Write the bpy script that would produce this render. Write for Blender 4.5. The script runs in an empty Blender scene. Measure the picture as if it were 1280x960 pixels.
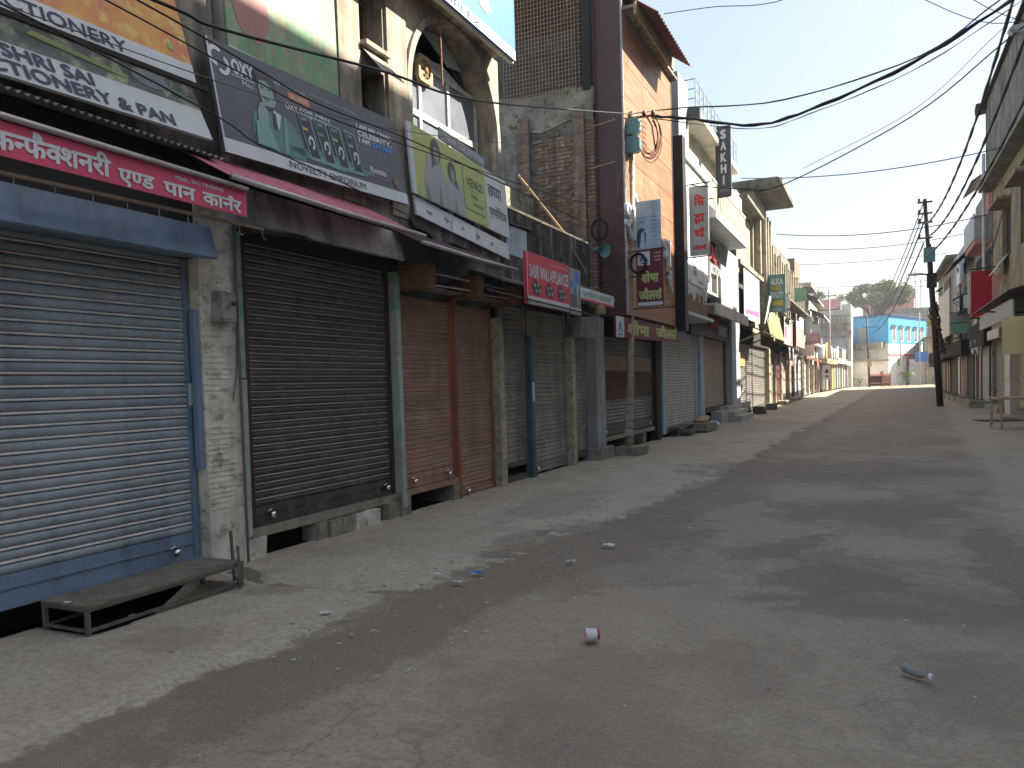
import bpy, bmesh, math, random
from mathutils import Vector, Matrix
random.seed(7)
S = bpy.context.scene
C = S.collection
PI = math.pi

# ------------------------------------------------------------------ camera
cam_d = bpy.data.cameras.new('camera')
cam_d.lens = 27.0; cam_d.sensor_width = 36.0; cam_d.shift_y = 0.0348
cam_d.clip_start = 0.05; cam_d.clip_end = 3000
cam = bpy.data.objects.new('camera', cam_d); C.objects.link(cam)
RT = Vector((0.90342164, 0.42770382, -0.02997977))
DN = Vector((-0.00840312, -0.0522469, -0.99859884))
FW = Vector((-0.42867089, 0.90240772, -0.04360694))
m = Matrix((RT, -DN, -FW)).transposed().to_4x4(); m.translation = Vector((0, 0, 1.5))
cam.matrix_world = m
S.camera = cam

# ------------------------------------------------------------------ sky and sun
SUN_AZ = math.radians(35)      # from +X towards +Y
SUN_EL = math.radians(37)
w = bpy.data.worlds.new('World'); S.world = w; w.use_nodes = True
nt = w.node_tree; nt.nodes.clear()
sky = nt.nodes.new('ShaderNodeTexSky'); sky.sky_type = 'NISHITA'; sky.sun_disc = False
sky.sun_elevation = SUN_EL; sky.sun_rotation = PI/2 - SUN_AZ
sky.air_density = 1.0; sky.dust_density = 3.0; sky.ozone_density = 1.0; sky.altitude = 100
gm = nt.nodes.new('ShaderNodeGamma'); gm.inputs[1].default_value = 0.38     # soft, hazy sky: evens the whole dome
bg = nt.nodes.new('ShaderNodeBackground'); bg.inputs[1].default_value = 0.118
wo = nt.nodes.new('ShaderNodeOutputWorld')
nt.links.new(sky.outputs[0], gm.inputs[0]); hs = nt.nodes.new('ShaderNodeHueSaturation'); hs.inputs['Saturation'].default_value = 1.7; nt.links.new(gm.outputs[0], hs.inputs['Color']); nt.links.new(hs.outputs[0], bg.inputs[0]); nt.links.new(bg.outputs[0], wo.inputs[0])
sl = bpy.data.lights.new('sun', 'SUN'); sl.energy = 3.7; sl.angle = math.radians(0.5); sl.color = (1.0, 0.90, 0.76)
so = bpy.data.objects.new('sun', sl); C.objects.link(so)
sd = Vector((math.cos(SUN_AZ)*math.cos(SUN_EL), math.sin(SUN_AZ)*math.cos(SUN_EL), math.sin(SUN_EL)))
so.rotation_euler = sd.to_track_quat('Z', 'Y').to_euler(); so.location = (0, 0, 30)
S.view_settings.view_transform = 'Standard'; S.view_settings.look = 'None'
S.view_settings.exposure = 2.4; S.view_settings.gamma = 1.0

# ------------------------------------------------------------------ materials
def M(name, c1, c2=None, scale=3.0, lo=.4, hi=.65, rough=.85, metal=0.0, bump=.25, bscale=35.0,
      streak=None, samt=.5, rnd=.08, fine=.25, squash=(1, 1, 1), c3=None, spec=.3, tr=0.0):
    mt = bpy.data.materials.new(name); mt.use_nodes = True
    n = mt.node_tree.nodes; L = mt.node_tree.links
    b = n['Principled BSDF']
    b.inputs['Roughness'].default_value = rough; b.inputs['Metallic'].default_value = metal
    b.inputs['Specular IOR Level'].default_value = spec
    geo = n.new('ShaderNodeNewGeometry')
    def noise(sc, det=6, sq=(1, 1, 1), ro=.6):
        mp = n.new('ShaderNodeMapping'); mp.inputs['Scale'].default_value = sq
        L.new(geo.outputs['Position'], mp.inputs[0])
        t = n.new('ShaderNodeTexNoise'); t.inputs['Scale'].default_value = sc; t.inputs['Detail'].default_value = det
        t.inputs['Roughness'].default_value = ro
        L.new(mp.outputs[0], t.inputs['Vector']); return t.outputs['Fac']
    def ramp(src, a, bb):
        r = n.new('ShaderNodeMapRange'); r.inputs[1].default_value = a; r.inputs[2].default_value = bb
        r.clamp = True; L.new(src, r.inputs[0]); return r.outputs[0]
    def mix(f, a, bb):
        x = n.new('ShaderNodeMix'); x.data_type = 'RGBA'
        if isinstance(f, float): x.inputs[0].default_value = f
        else: L.new(f, x.inputs[0])
        for i, q in ((6, a), (7, bb)):
            if isinstance(q, tuple): x.inputs[i].default_value = (*q, 1)
            else: L.new(q, x.inputs[i])
        return x.outputs[2]
    col = c1
    if c2: col = mix(ramp(noise(scale, 7, squash), lo, hi), c1, c2)
    if c3: col = mix(ramp(noise(scale*2.7, 8, squash), .52, .66), col, c3)
    if streak:
        f = ramp(noise(5.0, 5, (1, 1, .09)), .45, .7)
        mm = n.new('ShaderNodeMath'); mm.operation = 'MULTIPLY'; mm.inputs[1].default_value = samt
        L.new(f, mm.inputs[0]); col = mix(mm.outputs[0], col, streak)
    fn = noise(bscale, 4)
    hsv = n.new('ShaderNodeHueSaturation')
    if isinstance(col, tuple): hsv.inputs['Color'].default_value = (*col, 1)
    else: L.new(col, hsv.inputs['Color'])
    oi = n.new('ShaderNodeObjectInfo')
    a1 = n.new('ShaderNodeMath'); a1.operation = 'MULTIPLY_ADD'; a1.inputs[1].default_value = fine; a1.inputs[2].default_value = 1-fine/2-rnd/2
    L.new(fn, a1.inputs[0])
    a2 = n.new('ShaderNodeMath'); a2.operation = 'MULTIPLY_ADD'; a2.inputs[1].default_value = rnd
    L.new(oi.outputs['Random'], a2.inputs[0]); L.new(a1.outputs[0], a2.inputs[2])
    L.new(a2.outputs[0], hsv.inputs['Value'])
    L.new(hsv.outputs[0], b.inputs['Base Color'])
    if bump:
        bp = n.new('ShaderNodeBump'); bp.inputs['Strength'].default_value = bump; bp.inputs['Distance'].default_value = .01
        L.new(fn, bp.inputs['Height']); L.new(bp.outputs[0], b.inputs['Normal'])
    return mt

MT = {}
def mk(k, *a, **q): MT[k] = M(k, *a, **q)
# ground
mk('concrete_pave', (.40,.385,.35), (.31,.297,.27), scale=1.1, lo=.35, hi=.75, c3=(.235,.218,.195), bump=.5, bscale=60, fine=.35, rnd=0)
mk('earth', (.16,.13,.10), (.10,.08,.06), scale=.5, bump=.4)
mk('near_black', (.035,.032,.029), rough=.95, bump=.1)  # near-black, shared by sooty parts, dark openings and the drain floor
mk('drain_dirt', (.05,.042,.035), (.02,.018,.016), scale=8, c3=(.14,.12,.1))
# walls
mk('plaster_old', (.33,.30,.25), (.17,.155,.13), scale=1.6, streak=(.05,.045,.04), samt=.7, c3=(.40,.37,.32), bump=.4)
mk('plaster_pilaster', (.70,.66,.56), (.50,.47,.39), scale=3, streak=(.22,.19,.16), samt=.4, c3=(.33,.30,.24), squash=(1,1,1.5), bump=.6, bscale=25)
mk('arch_plaster', (.44,.36,.26), (.23,.205,.17), scale=1.3, streak=(.07,.06,.05), samt=.75, c3=(.5,.45,.36), bump=.4)
mk('mould_wall', (.085,.08,.07), (.03,.029,.027), scale=2.2, streak=(.012,.012,.012), samt=.9, c3=(.22,.23,.24), squash=(1,1,.4), bump=.5)
mk('cement_render', (.33,.30,.23), (.17,.155,.125), scale=2.2, c3=(.09,.085,.07), bump=.6, bscale=20)
mk('dark_wall', (.10,.11,.095), (.055,.055,.05), scale=2, bump=.2)
mk('grey_green', (.17,.19,.165), (.10,.11,.10), scale=2, streak=(.05,.05,.045))
mk('brick', (.31,.18,.12), (.20,.125,.09), scale=3.5, lo=.35, hi=.7, c3=(.34,.30,.24), rnd=.5, streak=(.05,.045,.04), samt=.8, fine=.4, bump=.6, bscale=45)
mk('mortar', (.22,.20,.165), (.12,.11,.09), scale=5, c3=(.05,.045,.04), bump=.8, bscale=30)
mk('brown_clad', (.105,.055,.048), (.085,.046,.042), scale=.8, rough=.45, bump=.03, fine=.06)
mk('wood_clad', (.31,.15,.078), (.22,.10,.05), scale=1.2, lo=.3, hi=.7, squash=(1,.35,5), c3=(.36,.195,.11), rough=.5, bump=.08, rnd=.16, fine=.1)
mk('cream_wall', (.64,.60,.51), (.47,.44,.37), scale=1.5, streak=(.25,.22,.17), samt=.35)
mk('white_wall', (.62,.63,.62), (.48,.49,.49), scale=1.5, streak=(.2,.2,.19), samt=.3)
mk('grey_wall', (.34,.36,.36), (.26,.27,.27), scale=1.2, streak=(.13,.13,.12), samt=.4)
mk('ochre_wall', (.42,.375,.27), (.25,.225,.17), scale=1.1, streak=(.08,.07,.05), samt=.7, c3=(.5,.44,.3), bump=.4)
mk('rib_wall', (.47,.425,.33), (.28,.255,.20), scale=1.5, streak=(.09,.08,.06), samt=.75, c3=(.2,.18,.13), bump=.3)
mk('yellow_old', (.33,.275,.17), (.19,.165,.11), scale=1.1, streak=(.07,.06,.04), samt=.8, c3=(.32,.29,.22), bump=.4)
mk('moss_concrete', (.22,.215,.18), (.10,.10,.08), scale=1.3, streak=(.04,.04,.03), samt=.8)
mk('silver_paint', (.42,.45,.48), (.34,.36,.38), scale=3, rough=.5, streak=(.2,.2,.2), samt=.3)
mk('pale_blue', (.42,.52,.60), (.33,.40,.46), scale=3, streak=(.15,.14,.13), samt=.4)
mk('tile_white', (.52,.49,.42), (.42,.39,.33), scale=2, rough=.5)
mk('bright_blue', (.045,.34,.68), (.04,.29,.58), scale=2, rough=.6, streak=(.1,.2,.35), samt=.3)
mk('purple_wall', (.42,.44,.66), (.34,.36,.54), scale=2, streak=(.15,.14,.2), samt=.4)
mk('white_bright', (.78,.76,.72), (.66,.64,.60), scale=2, streak=(.35,.3,.28), samt=.3)
mk('pink_band', (.62,.16,.17), rough=.8)
mk('pink_wall', (.55,.27,.25), (.42,.2,.19), scale=2)
# metals
mk('blue_paint', (.17,.25,.345), (.13,.195,.27), scale=2.2, c3=(.165,.23,.30), rough=.5, bump=.15, streak=(.05,.05,.05), samt=.45, rnd=.10)
mk('blue_slat', (.28,.325,.365), (.22,.255,.29), scale=2.2, c3=(.31,.325,.335), rough=.5, bump=.15, streak=(.05,.05,.05), samt=.4, rnd=.12)
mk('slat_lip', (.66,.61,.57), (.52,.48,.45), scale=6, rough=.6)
mk('dark_slat', (.085,.068,.07), (.06,.048,.05), scale=3, c3=(.13,.11,.105), rough=.35, bump=.2, rnd=.2)
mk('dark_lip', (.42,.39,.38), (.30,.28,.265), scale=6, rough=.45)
mk('rust_slat', (.37,.21,.145), (.28,.155,.11), scale=2.2, c3=(.42,.27,.20), rough=.6, bump=.3, rnd=.15, streak=(.1,.05,.035), samt=.4)
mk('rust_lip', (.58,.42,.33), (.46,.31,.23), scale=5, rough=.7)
mk('rust_frame', (.32,.125,.06), (.22,.09,.05), scale=4, rough=.6)
mk('grey_slat', (.29,.27,.235), (.21,.195,.17), scale=2.5, c3=(.34,.32,.27), rough=.5, bump=.2, rnd=.15, streak=(.06,.05,.045), samt=.5)
mk('grey_lip', (.52,.48,.42), (.2,.185,.16), scale=5, rough=.6)
mk('steel_slat', (.13,.13,.125), (.09,.09,.088), scale=2.5, c3=(.17,.165,.155), rough=.4, metal=.3, rnd=.15)
mk('white_slat', (.52,.53,.51), (.44,.44,.42), scale=2.5, rough=.5, rnd=.08, streak=(.25,.24,.22), samt=.3)
mk('beige_slat', (.42,.335,.24), (.35,.275,.195), scale=2.5, rough=.5, rnd=.08)
mk('maroon_metal', (.11,.045,.04), (.08,.035,.03), scale=4, rough=.5)
mk('brown_metal', (.055,.035,.033), (.035,.025,.024), scale=5, rough=.5, streak=(.1,.06,.045), samt=.4)
mk('dark_hood', (.52,.50,.53), (.38,.36,.38), scale=2, rough=.45, metal=.1, streak=(.03,.025,.025), samt=.6)
mk('rusty_iron', (.20,.10,.055), (.12,.06,.035), scale=9, c3=(.28,.17,.1), rough=.75)
mk('rebar', (.42,.29,.18), (.28,.18,.11), scale=9, rough=.8)
mk('galvanised', (.42,.41,.41), (.30,.285,.285), scale=4, rough=.35, metal=.5, c3=(.22,.19,.17))
mk('pipe_metal', (.46,.42,.42), (.33,.29,.29), scale=6, rough=.35, metal=.5)
mk('beige_rod', (.30,.215,.15), (.2,.14,.1), scale=8, rough=.6)
mk('green_paint', (.16,.29,.21), (.30,.33,.28), scale=4, c3=(.12,.22,.15), lo=.45, hi=.55, rough=.6, rnd=.1)
mk('pale_green', (.35,.42,.37), (.27,.31,.27), scale=5, c3=(.42,.43,.38), rough=.7)
mk('beige_post', (.45,.38,.27), (.30,.25,.18), scale=5, c3=(.2,.16,.12), rough=.7)
mk('teal_paint', (.06,.12,.15), (.045,.085,.10), scale=5, rough=.5)
mk('bench_green', (.12,.135,.105), (.085,.085,.065), scale=6, c3=(.15,.12,.09), rough=.7)
mk('bench_top', (.19,.165,.125), (.125,.11,.085), scale=5, c3=(.24,.22,.18), rough=.7)
mk('pole_metal', (.44,.38,.30), (.30,.25,.195), scale=7, rough=.6, c3=(.24,.15,.10))
mk('black_pole', (.035,.03,.03), (.055,.04,.035), scale=5, rough=.6)
mk('box_teal', (.16,.30,.29), (.12,.235,.23), scale=5, rough=.5)
mk('cable_black', (.012,.012,.014), rough=.5, bump=0, fine=0)
mk('cable_grey', (.10,.09,.09), rough=.5, bump=0, fine=0)
mk('corr_roof', (.12,.045,.042), (.075,.03,.03), scale=3, rough=.6)
mk('corr_old', (.33,.31,.28), (.18,.16,.14), scale=4, rough=.6, metal=.2)
mk('pink_cloth', (.50,.145,.19), (.40,.12,.155), scale=2.5, c3=(.42,.22,.24), rough=.9, fine=.2)
mk('maroon_cloth', (.10,.045,.055), (.06,.035,.04), scale=2.5, rough=.95)
mk('chrome', (.75,.75,.75), rough=.15, metal=1.0, bump=0)
mk('brass_dull', (.20,.16,.12), rough=.5, metal=.6)
mk('glass_dark', (.035,.045,.055), (.07,.085,.10), scale=1.5, rough=.12, spec=.6, bump=.02)
mk('glass_dusty', (.15,.17,.20), (.10,.115,.14), scale=2.0, rough=.3, spec=.5, bump=.02)
mk('window_frame', (.52,.49,.43), (.38,.35,.30), scale=5, rough=.6)
mk('fan_tan', (.42,.32,.17), (.28,.2,.11), scale=9, rough=.7)
mk('wood_box', (.20,.105,.055), (.115,.065,.04), scale=7, rough=.8, squash=(1,1,4))
mk('wood_light', (.42,.32,.19), (.30,.22,.13), scale=6, squash=(1,1,5), rough=.8)
mk('stone', (.30,.27,.21), (.19,.17,.13), scale=6, bump=.6)
mk('stone_dark', (.12,.11,.095), (.08,.07,.06), scale=6, bump=.6)
mk('marble', (.46,.44,.39), (.36,.34,.30), scale=3, rough=.5)
mk('bark', (.11,.085,.06), (.07,.055,.04), scale=10, bump=.6)
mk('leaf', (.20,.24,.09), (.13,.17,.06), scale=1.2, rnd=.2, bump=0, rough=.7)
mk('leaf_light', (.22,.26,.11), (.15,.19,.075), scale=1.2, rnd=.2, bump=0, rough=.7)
mk('leaf_palm', (.14,.22,.06), (.08,.15,.04), scale=3, bump=0)
mk('print_fruit', (.66,.33,.10), (.60,.20,.12), scale=2.2, lo=.42, hi=.6, c3=(.70,.52,.16), bump=0, fine=.15, rough=.5)
mk('print_food', (.13,.135,.135), (.09,.12,.10), scale=3.0, lo=.4, hi=.6, c3=(.36,.40,.27), bump=0, fine=.2, rough=.5)
mk('print_festival', (.15,.33,.19), (.30,.37,.26), scale=3.2, lo=.42, hi=.6, c3=(.42,.26,.19), bump=0, fine=.3, rough=.5, streak=(.10,.13,.08), samt=.5)
mk('paper_pink', (.44,.33,.32), (.34,.25,.25), scale=25, c3=(.5,.43,.42), fine=.3, bump=.1, rnd=.3)
# print inks
for k, c in dict(ink_white=(.62,.65,.68), ink_offwhite=(.60,.64,.66), ink_navy=(.045,.06,.12), ink_pink=(.62,.09,.16), ink_dark=(.035,.045,.06),
     ink_grey=(.10,.11,.135), ink_black=(.02,.02,.022), ink_teal=(.11,.24,.25), ink_teal2=(.19,.37,.36), ink_skin=(.27,.36,.33), ink_blue=(.03,.32,.75), ink_sky=(.055,.19,.52),
     ink_orange=(.70,.33,.09), ink_orange2=(.66,.22,.11), ink_yellow=(.72,.52,.10), ink_yellow2=(.72,.60,.32), ink_magenta=(.62,.12,.28), ink_lime=(.47,.52,.20),
     ink_lime2=(.36,.42,.17), ink_green=(.16,.33,.22), ink_greendark=(.07,.15,.08), ink_red=(.62,.055,.075), ink_redsign=(.45,.02,.03), ink_maroon=(.17,.022,.04),
     ink_photo=(.22,.24,.24), ink_photo2=(.36,.39,.39), ink_photo3=(.11,.11,.115), ink_purple=(.10,.09,.36), ink_shade=(.28,.31,.33), ink_olive=(.22,.25,.10),
     ink_charcoal=(.055,.06,.075), ink_brown=(.20,.13,.07), ink_salmon=(.72,.34,.28), ink_paper=(.58,.56,.50), ink_posterred=(.42,.22,.2)).items():
    mk(k, c, tuple(q*.82 for q in c), scale=1.7, lo=.3, hi=.8, rough=.5, bump=.5, bscale=3.5, fine=.14, rnd=0, streak=tuple(q*.5+.03 for q in c), samt=.25)

STAINS = [(-.72,7.15,.22,.75,-.45,.9), (-.35,6.1,.5,.5,0,.9), (-.45,5.35,.8,.22,0,.85), (.3,5.5,.6,.35,0,.6), (-.9,13.1,1.9,1.6,0,.75), (-.25,9.2,.9,.8,.3,.8), (-.6,10.7,.9,.55,0,-.8),
          (1.15,6.6,.45,1.6,.1,.8), (-2.75,4.2,.42,2.2,-.05,.9), (-2.35,7.0,.7,1.6,-.2,.85), (-1.7,5.6,.6,.7,0,.5), (-1.2,4.9,.7,.7,0,-.7), (.1,7.4,.5,.5,0,-.75), (.6,4.2,.5,.5,.4,.7), (-1.9,10.5,.6,2.2,-.1,.6), (.5,20,1.2,2.4,0,.5), (-4.85,4.78,.30,.10,-.35,1.1), (-4.55,4.62,.22,.05,-.4,1.1), (-4.0,4.57,.45,.022,.08,1.0), (-3.2,4.66,.45,.04,.2,.9), (-4.2,4.35,.3,.12,.3,.5), (-3.6,8.6,.5,1.2,0,.35), (-3.9,3.3,.3,.25,.4,.35), (-3.0,6.6,.35,.5,0,.6)]
# road: worn dark patches over concrete, darker towards the middle of the carriageway
def road_mat():
    mt = bpy.data.materials.new('road_surface'); mt.use_nodes = True
    n = mt.node_tree.nodes; L = mt.node_tree.links; b = n['Principled BSDF']; b.inputs['Roughness'].default_value = .9
    b.inputs['Specular IOR Level'].default_value = .25
    geo = n.new('ShaderNodeNewGeometry')
    def noise(sc, det, sq=(1,1,1), off=(0,0,0)):
        mp = n.new('ShaderNodeMapping'); mp.inputs['Scale'].default_value = sq; mp.inputs['Location'].default_value = off
        L.new(geo.outputs['Position'], mp.inputs[0])
        t = n.new('ShaderNodeTexNoise'); t.inputs['Scale'].default_value = sc; t.inputs['Detail'].default_value = det; t.inputs['Roughness'].default_value = .62
        L.new(mp.outputs[0], t.inputs['Vector']); return t.outputs['Fac']
    def mr(s, a, bb, c=0.0, d=1.0):
        r = n.new('ShaderNodeMapRange'); r.inputs[1].default_value = a; r.inputs[2].default_value = bb; r.inputs[3].default_value = c; r.inputs[4].default_value = d
        L.new(s, r.inputs[0]); return r.outputs[0]
    def mix(f, a, bb):
        x = n.new('ShaderNodeMix'); x.data_type = 'RGBA'; L.new(f, x.inputs[0])
        for i, q in ((6, a), (7, bb)):
            if isinstance(q, tuple): x.inputs[i].default_value = (*q, 1)
            else: L.new(q, x.inputs[i])
        return x.outputs[2]
    def ma(op, a, bb):
        x = n.new('ShaderNodeMath'); x.operation = op
        for i, q in ((0, a), (1, bb)):
            if isinstance(q, float): x.inputs[i].default_value = q
            else: L.new(q, x.inputs[i])
        return x.outputs[0]
    base = mix(mr(noise(7, 8), .35, .7), (.345,.312,.265), (.255,.229,.193))
    patch = mr(noise(.75, 11, (1, .8, 1), (3.1, 1.7, 0)), .47, .57)
    base = mix(ma('MULTIPLY', patch, .6), base, (.175,.15,.125))
    p2 = mr(noise(1.6, 9, (1, .5, 1), (7, 2, 0)), .53, .62)
    base = mix(ma('MULTIPLY', p2, .38), base, (.115,.10,.09))
    sp = n.new('ShaderNodeSeparateXYZ'); L.new(geo.outputs['Position'], sp.inputs[0])
    # concrete apron along the left shops, a dirt band beside it, concrete margin on the right
    X_, Y_ = sp.outputs[0], sp.outputs[1]
    ymin = ma('MINIMUM', Y_, 10.0); ymax = ma('MAXIMUM', ma('SUBTRACT', Y_, 10.0), 0.0)
    fl = ma('ADD', ma('ADD', ma('MULTIPLY', ymin, .13), ma('MULTIPLY', ymax, .03)), -3.62)
    wob = ma('ADD', ma('MULTIPLY', ma('SUBTRACT', noise(1.1, 8), .5), 1.1), ma('MULTIPLY', ma('SUBTRACT', noise(9, 5), .5), .22))
    dl = ma('ADD', ma('SUBTRACT', X_, fl), wob)
    pave = mix(mr(noise(2.3, 9), .35, .7), (.50,.465,.40), (.41,.378,.32))
    pave = mix(mr(noise(.9, 6, (1,1,1), (5,3,0)), .5, .72, 0, .5), pave, (.28,.245,.205))
    base = mix(mr(dl, .05, .7, .8, 0), base, (.16,.137,.115))
    base = mix(mr(dl, .035, -.035), base, pave)
    dr = ma('ADD', ma('SUBTRACT', X_, ma('ADD', ma('MULTIPLY', Y_, .05), .75)), wob)
    base = mix(mr(dr, -.15, .15, 0, .8), base, pave)
    rs_ = n.new('ShaderNodeVectorMath'); rs_.operation = 'DISTANCE'; rs_.inputs[1].default_value = (-1.26, 4.88, 0); L.new(geo.outputs['Position'], rs_.inputs[0])
    base = mix(mr(ma('ADD', rs_.outputs['Value'], ma('MULTIPLY', noise(14, 6), .5)), .36, .30, 0, .7), base, (.22,.085,.07))
    nz = noise(1.9, 8); nz2 = noise(6.0, 8); nz3 = noise(32.0, 5)
    for (cx_, cy_, rx_, ry_, rot, am) in STAINS:
        mp = n.new('ShaderNodeMapping'); mp.vector_type = 'TEXTURE'; mp.inputs['Location'].default_value = (cx_, cy_, 0); mp.inputs['Rotation'].default_value = (0, 0, rot); mp.inputs['Scale'].default_value = (rx_, ry_, 1)
        L.new(geo.outputs['Position'], mp.inputs[0]); vl = n.new('ShaderNodeVectorMath'); vl.operation = 'LENGTH'; 
        sx = n.new('ShaderNodeSeparateXYZ'); L.new(mp.outputs[0], sx.inputs[0]); cb = n.new('ShaderNodeCombineXYZ'); L.new(sx.outputs[0], cb.inputs[0]); L.new(sx.outputs[1], cb.inputs[1]); L.new(cb.outputs[0], vl.inputs[0])
        dd = ma('ADD', ma('ADD', vl.outputs['Value'], ma('MULTIPLY', ma('SUBTRACT', nz, .5), 2.2)), ma('ADD', ma('MULTIPLY', ma('SUBTRACT', nz2, .5), 1.2), ma('MULTIPLY', ma('SUBTRACT', nz3, .5), .9)))
        base = mix(mr(dd, 1.12, .88, 0, abs(am)*.85), base, (.155,.134,.113) if am > 0 else (.37,.335,.285))
    far = ma('MULTIPLY', mr(sp.outputs[1], 14, 30), mr(noise(.35, 5), .35, .6))
    base = mix(ma('MULTIPLY', far, .55), base, (.33,.25,.185))
    speck = mr(noise(45, 3), .66, .72)
    base = mix(ma('MULTIPLY', speck, .35), base, (.45,.42,.37))
    ck = n.new('ShaderNodeTexVoronoi'); ck.feature = 'DISTANCE_TO_EDGE'; ck.inputs['Scale'].default_value = .42
    wv = n.new('ShaderNodeVectorMath'); wv.operation = 'ADD'; nv = n.new('ShaderNodeTexNoise'); nv.inputs['Scale'].default_value = 1.7; nv.inputs['Detail'].default_value = 8; L.new(geo.outputs['Position'], nv.inputs['Vector'])
    L.new(geo.outputs['Position'], wv.inputs[0]); L.new(nv.outputs['Color'], wv.inputs[1]); L.new(wv.outputs[0], ck.inputs['Vector'])
    base = mix(ma('MULTIPLY', mr(ck.outputs['Distance'], .009, .003), mr(noise(.6, 3, (1,1,1), (2,8,0)), .5, .58, 0, .4)), base, (.07,.06,.05))
    grit = n.new('ShaderNodeTexVoronoi'); grit.inputs['Scale'].default_value = 95; L.new(geo.outputs['Position'], grit.inputs['Vector'])
    base = mix(ma('MULTIPLY', mr(noise(30, 9), .42, .62), .42), base, (.10,.09,.08)); base = mix(ma('MULTIPLY', mr(noise(110, 4), .5, .62), .35), base, (.46,.43,.38)); base = mix(mr(grit.outputs['Distance'], .12, .3, .3, 0), base, (.42,.39,.34))
    base = mix(mr(noise(.35, 4, (1,1,1), (9,9,0)), .35, .7, 0, .35), base, (.30,.25,.195))
    tn = n.new('ShaderNodeMix'); tn.data_type = 'RGBA'; tn.blend_type = 'MULTIPLY'; tn.inputs[0].default_value = 1; L.new(base, tn.inputs[6]); tn.inputs[7].default_value = (1.06, 1.0, .91, 1); L.new(tn.outputs[2], b.inputs['Base Color'])
    bp = n.new('ShaderNodeBump'); bp.inputs['Strength'].default_value = .6; bp.inputs['Distance'].default_value = .012
    L.new(ma('ADD', ma('MULTIPLY', noise(60, 6), 1.3), ma('MULTIPLY', noise(6, 6), 2.5)), bp.inputs['Height']); L.new(bp.outputs[0], b.inputs['Normal'])
    return mt
MT['road'] = road_mat()

# ------------------------------------------------------------------ builders
WL = {}
def wl(o): return WL.get(o.name, Vector((0,0,0))) if o else Vector((0,0,0))
def tag(o, label=None, cat=None, group=None, kind=None):
    if label: o['label'] = label
    if cat: o['category'] = cat
    if group: o['group'] = group
    if kind: o['kind'] = kind
    return o
def thing(name, label, cat, loc=(0,0,0), group=None):
    o = bpy.data.objects.new(name, None); C.objects.link(o); o.location = loc
    o.empty_display_size = .1
    WL[o.name] = Vector(loc)
    return tag(o, label, cat, group)

class MB:
    def __init__(s): s.v = []; s.f = []; s.mi = []; s.cur = 0
    def add(s, vs, fs):
        k = len(s.v); s.v += [tuple(q) for q in vs]; s.f += [tuple(i+k for i in q) for q in fs]; s.mi += [s.cur]*len(fs); return s
    def box(s, x0, x1, y0, y1, z0, z1):
        return s.add([(x0,y0,z0),(x1,y0,z0),(x1,y1,z0),(x0,y1,z0),(x0,y0,z1),(x1,y0,z1),(x1,y1,z1),(x0,y1,z1)],
                     [(0,3,2,1),(4,5,6,7),(0,1,5,4),(1,2,6,5),(2,3,7,6),(3,0,4,7)])
    def obox(s, c, sz, rot):     # rotated box, rot = Matrix 3x3
        h = Vector(sz)/2; P = []
        for dz in (-1,1):
            for dx, dy in ((-1,-1),(1,-1),(1,1),(-1,1)):
                P.append(Vector(c) + rot @ Vector((dx*h.x, dy*h.y, dz*h.z)))
        return s.add(P, [(0,3,2,1),(4,5,6,7),(0,1,5,4),(1,2,6,5),(2,3,7,6),(3,0,4,7)])
    def prism(s, pts, ext):
        n = len(pts); e = Vector(ext); a = [Vector(p) for p in pts]
        return s.add(a + [p+e for p in a], [tuple(range(n))[::-1], tuple(range(n, 2*n))] + [(i, (i+1) % n, n+(i+1) % n, n+i) for i in range(n)])
    def quad(s, *p): return s.add(p, [tuple(range(len(p)))])
    def tube(s, path, r, n=8, caps=True):
        path = [Vector(p) for p in path]; rs = r if isinstance(r, (list, tuple)) else [r]*len(path)
        k = len(s.v); up = Vector((0,0,1)); rings = []
        for i, p in enumerate(path):
            t = (path[min(i+1, len(path)-1)] - path[max(i-1, 0)]).normalized()
            a = t.cross(up)
            if a.length < .05: a = t.cross(Vector((1,0,0)))
            a.normalize(); b = t.cross(a)
            rings += [p + (a*math.cos(2*PI*j/n) + b*math.sin(2*PI*j/n))*rs[i] for j in range(n)]
        f = [(i*n+j, i*n+(j+1) % n, (i+1)*n+(j+1) % n, (i+1)*n+j) for i in range(len(path)-1) for j in range(n)]
        if caps: f += [tuple(range(n))[::-1], tuple(range((len(path)-1)*n, len(path)*n))]
        return s.add(rings, f)
    def bar(s, a, b, wd, ht=None):
        a = Vector(a); b = Vector(b); t = (b-a); l = t.length; q = t.to_track_quat('Y', 'Z').to_matrix()
        return s.obox((a+b)/2, (wd, l, ht or wd), q)
    def ob(s, name, mat, parent=None, label=None, cat=None, group=None, kind=None, smooth=False, mats=None):
        me = bpy.data.meshes.new(name); off = wl(parent)
        me.from_pydata([(a-off.x, b-off.y, c-off.z) for a, b, c in s.v], [], s.f)
        for k in (mats or [mat]): me.materials.append(MT[k])
        if mats: me.polygons.foreach_set('material_index', s.mi)
        if smooth: me.polygons.foreach_set('use_smooth', [True]*len(me.polygons))
        me.update()
        o = bpy.data.objects.new(name, me); C.objects.link(o)
        if parent: o.parent = parent
        WL[o.name] = off.copy()
        return tag(o, label, cat, group, kind)
def box(name, mat, parent, x0, x1, y0, y1, z0, z1, **k):
    return MB().box(x0, x1, y0, y1, z0, z1).ob(name, mat, parent, **k)

def rough_box(name, mat, parent, x0, x1, y0, y1, z0, z1, j=.01, **k):
    b = MB().box(x0, x1, y0, y1, z0, z1)
    b.v = [tuple(q+random.uniform(-j, j) for q in p) for p in b.v]
    return b.ob(name, mat, parent, **k)

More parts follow.
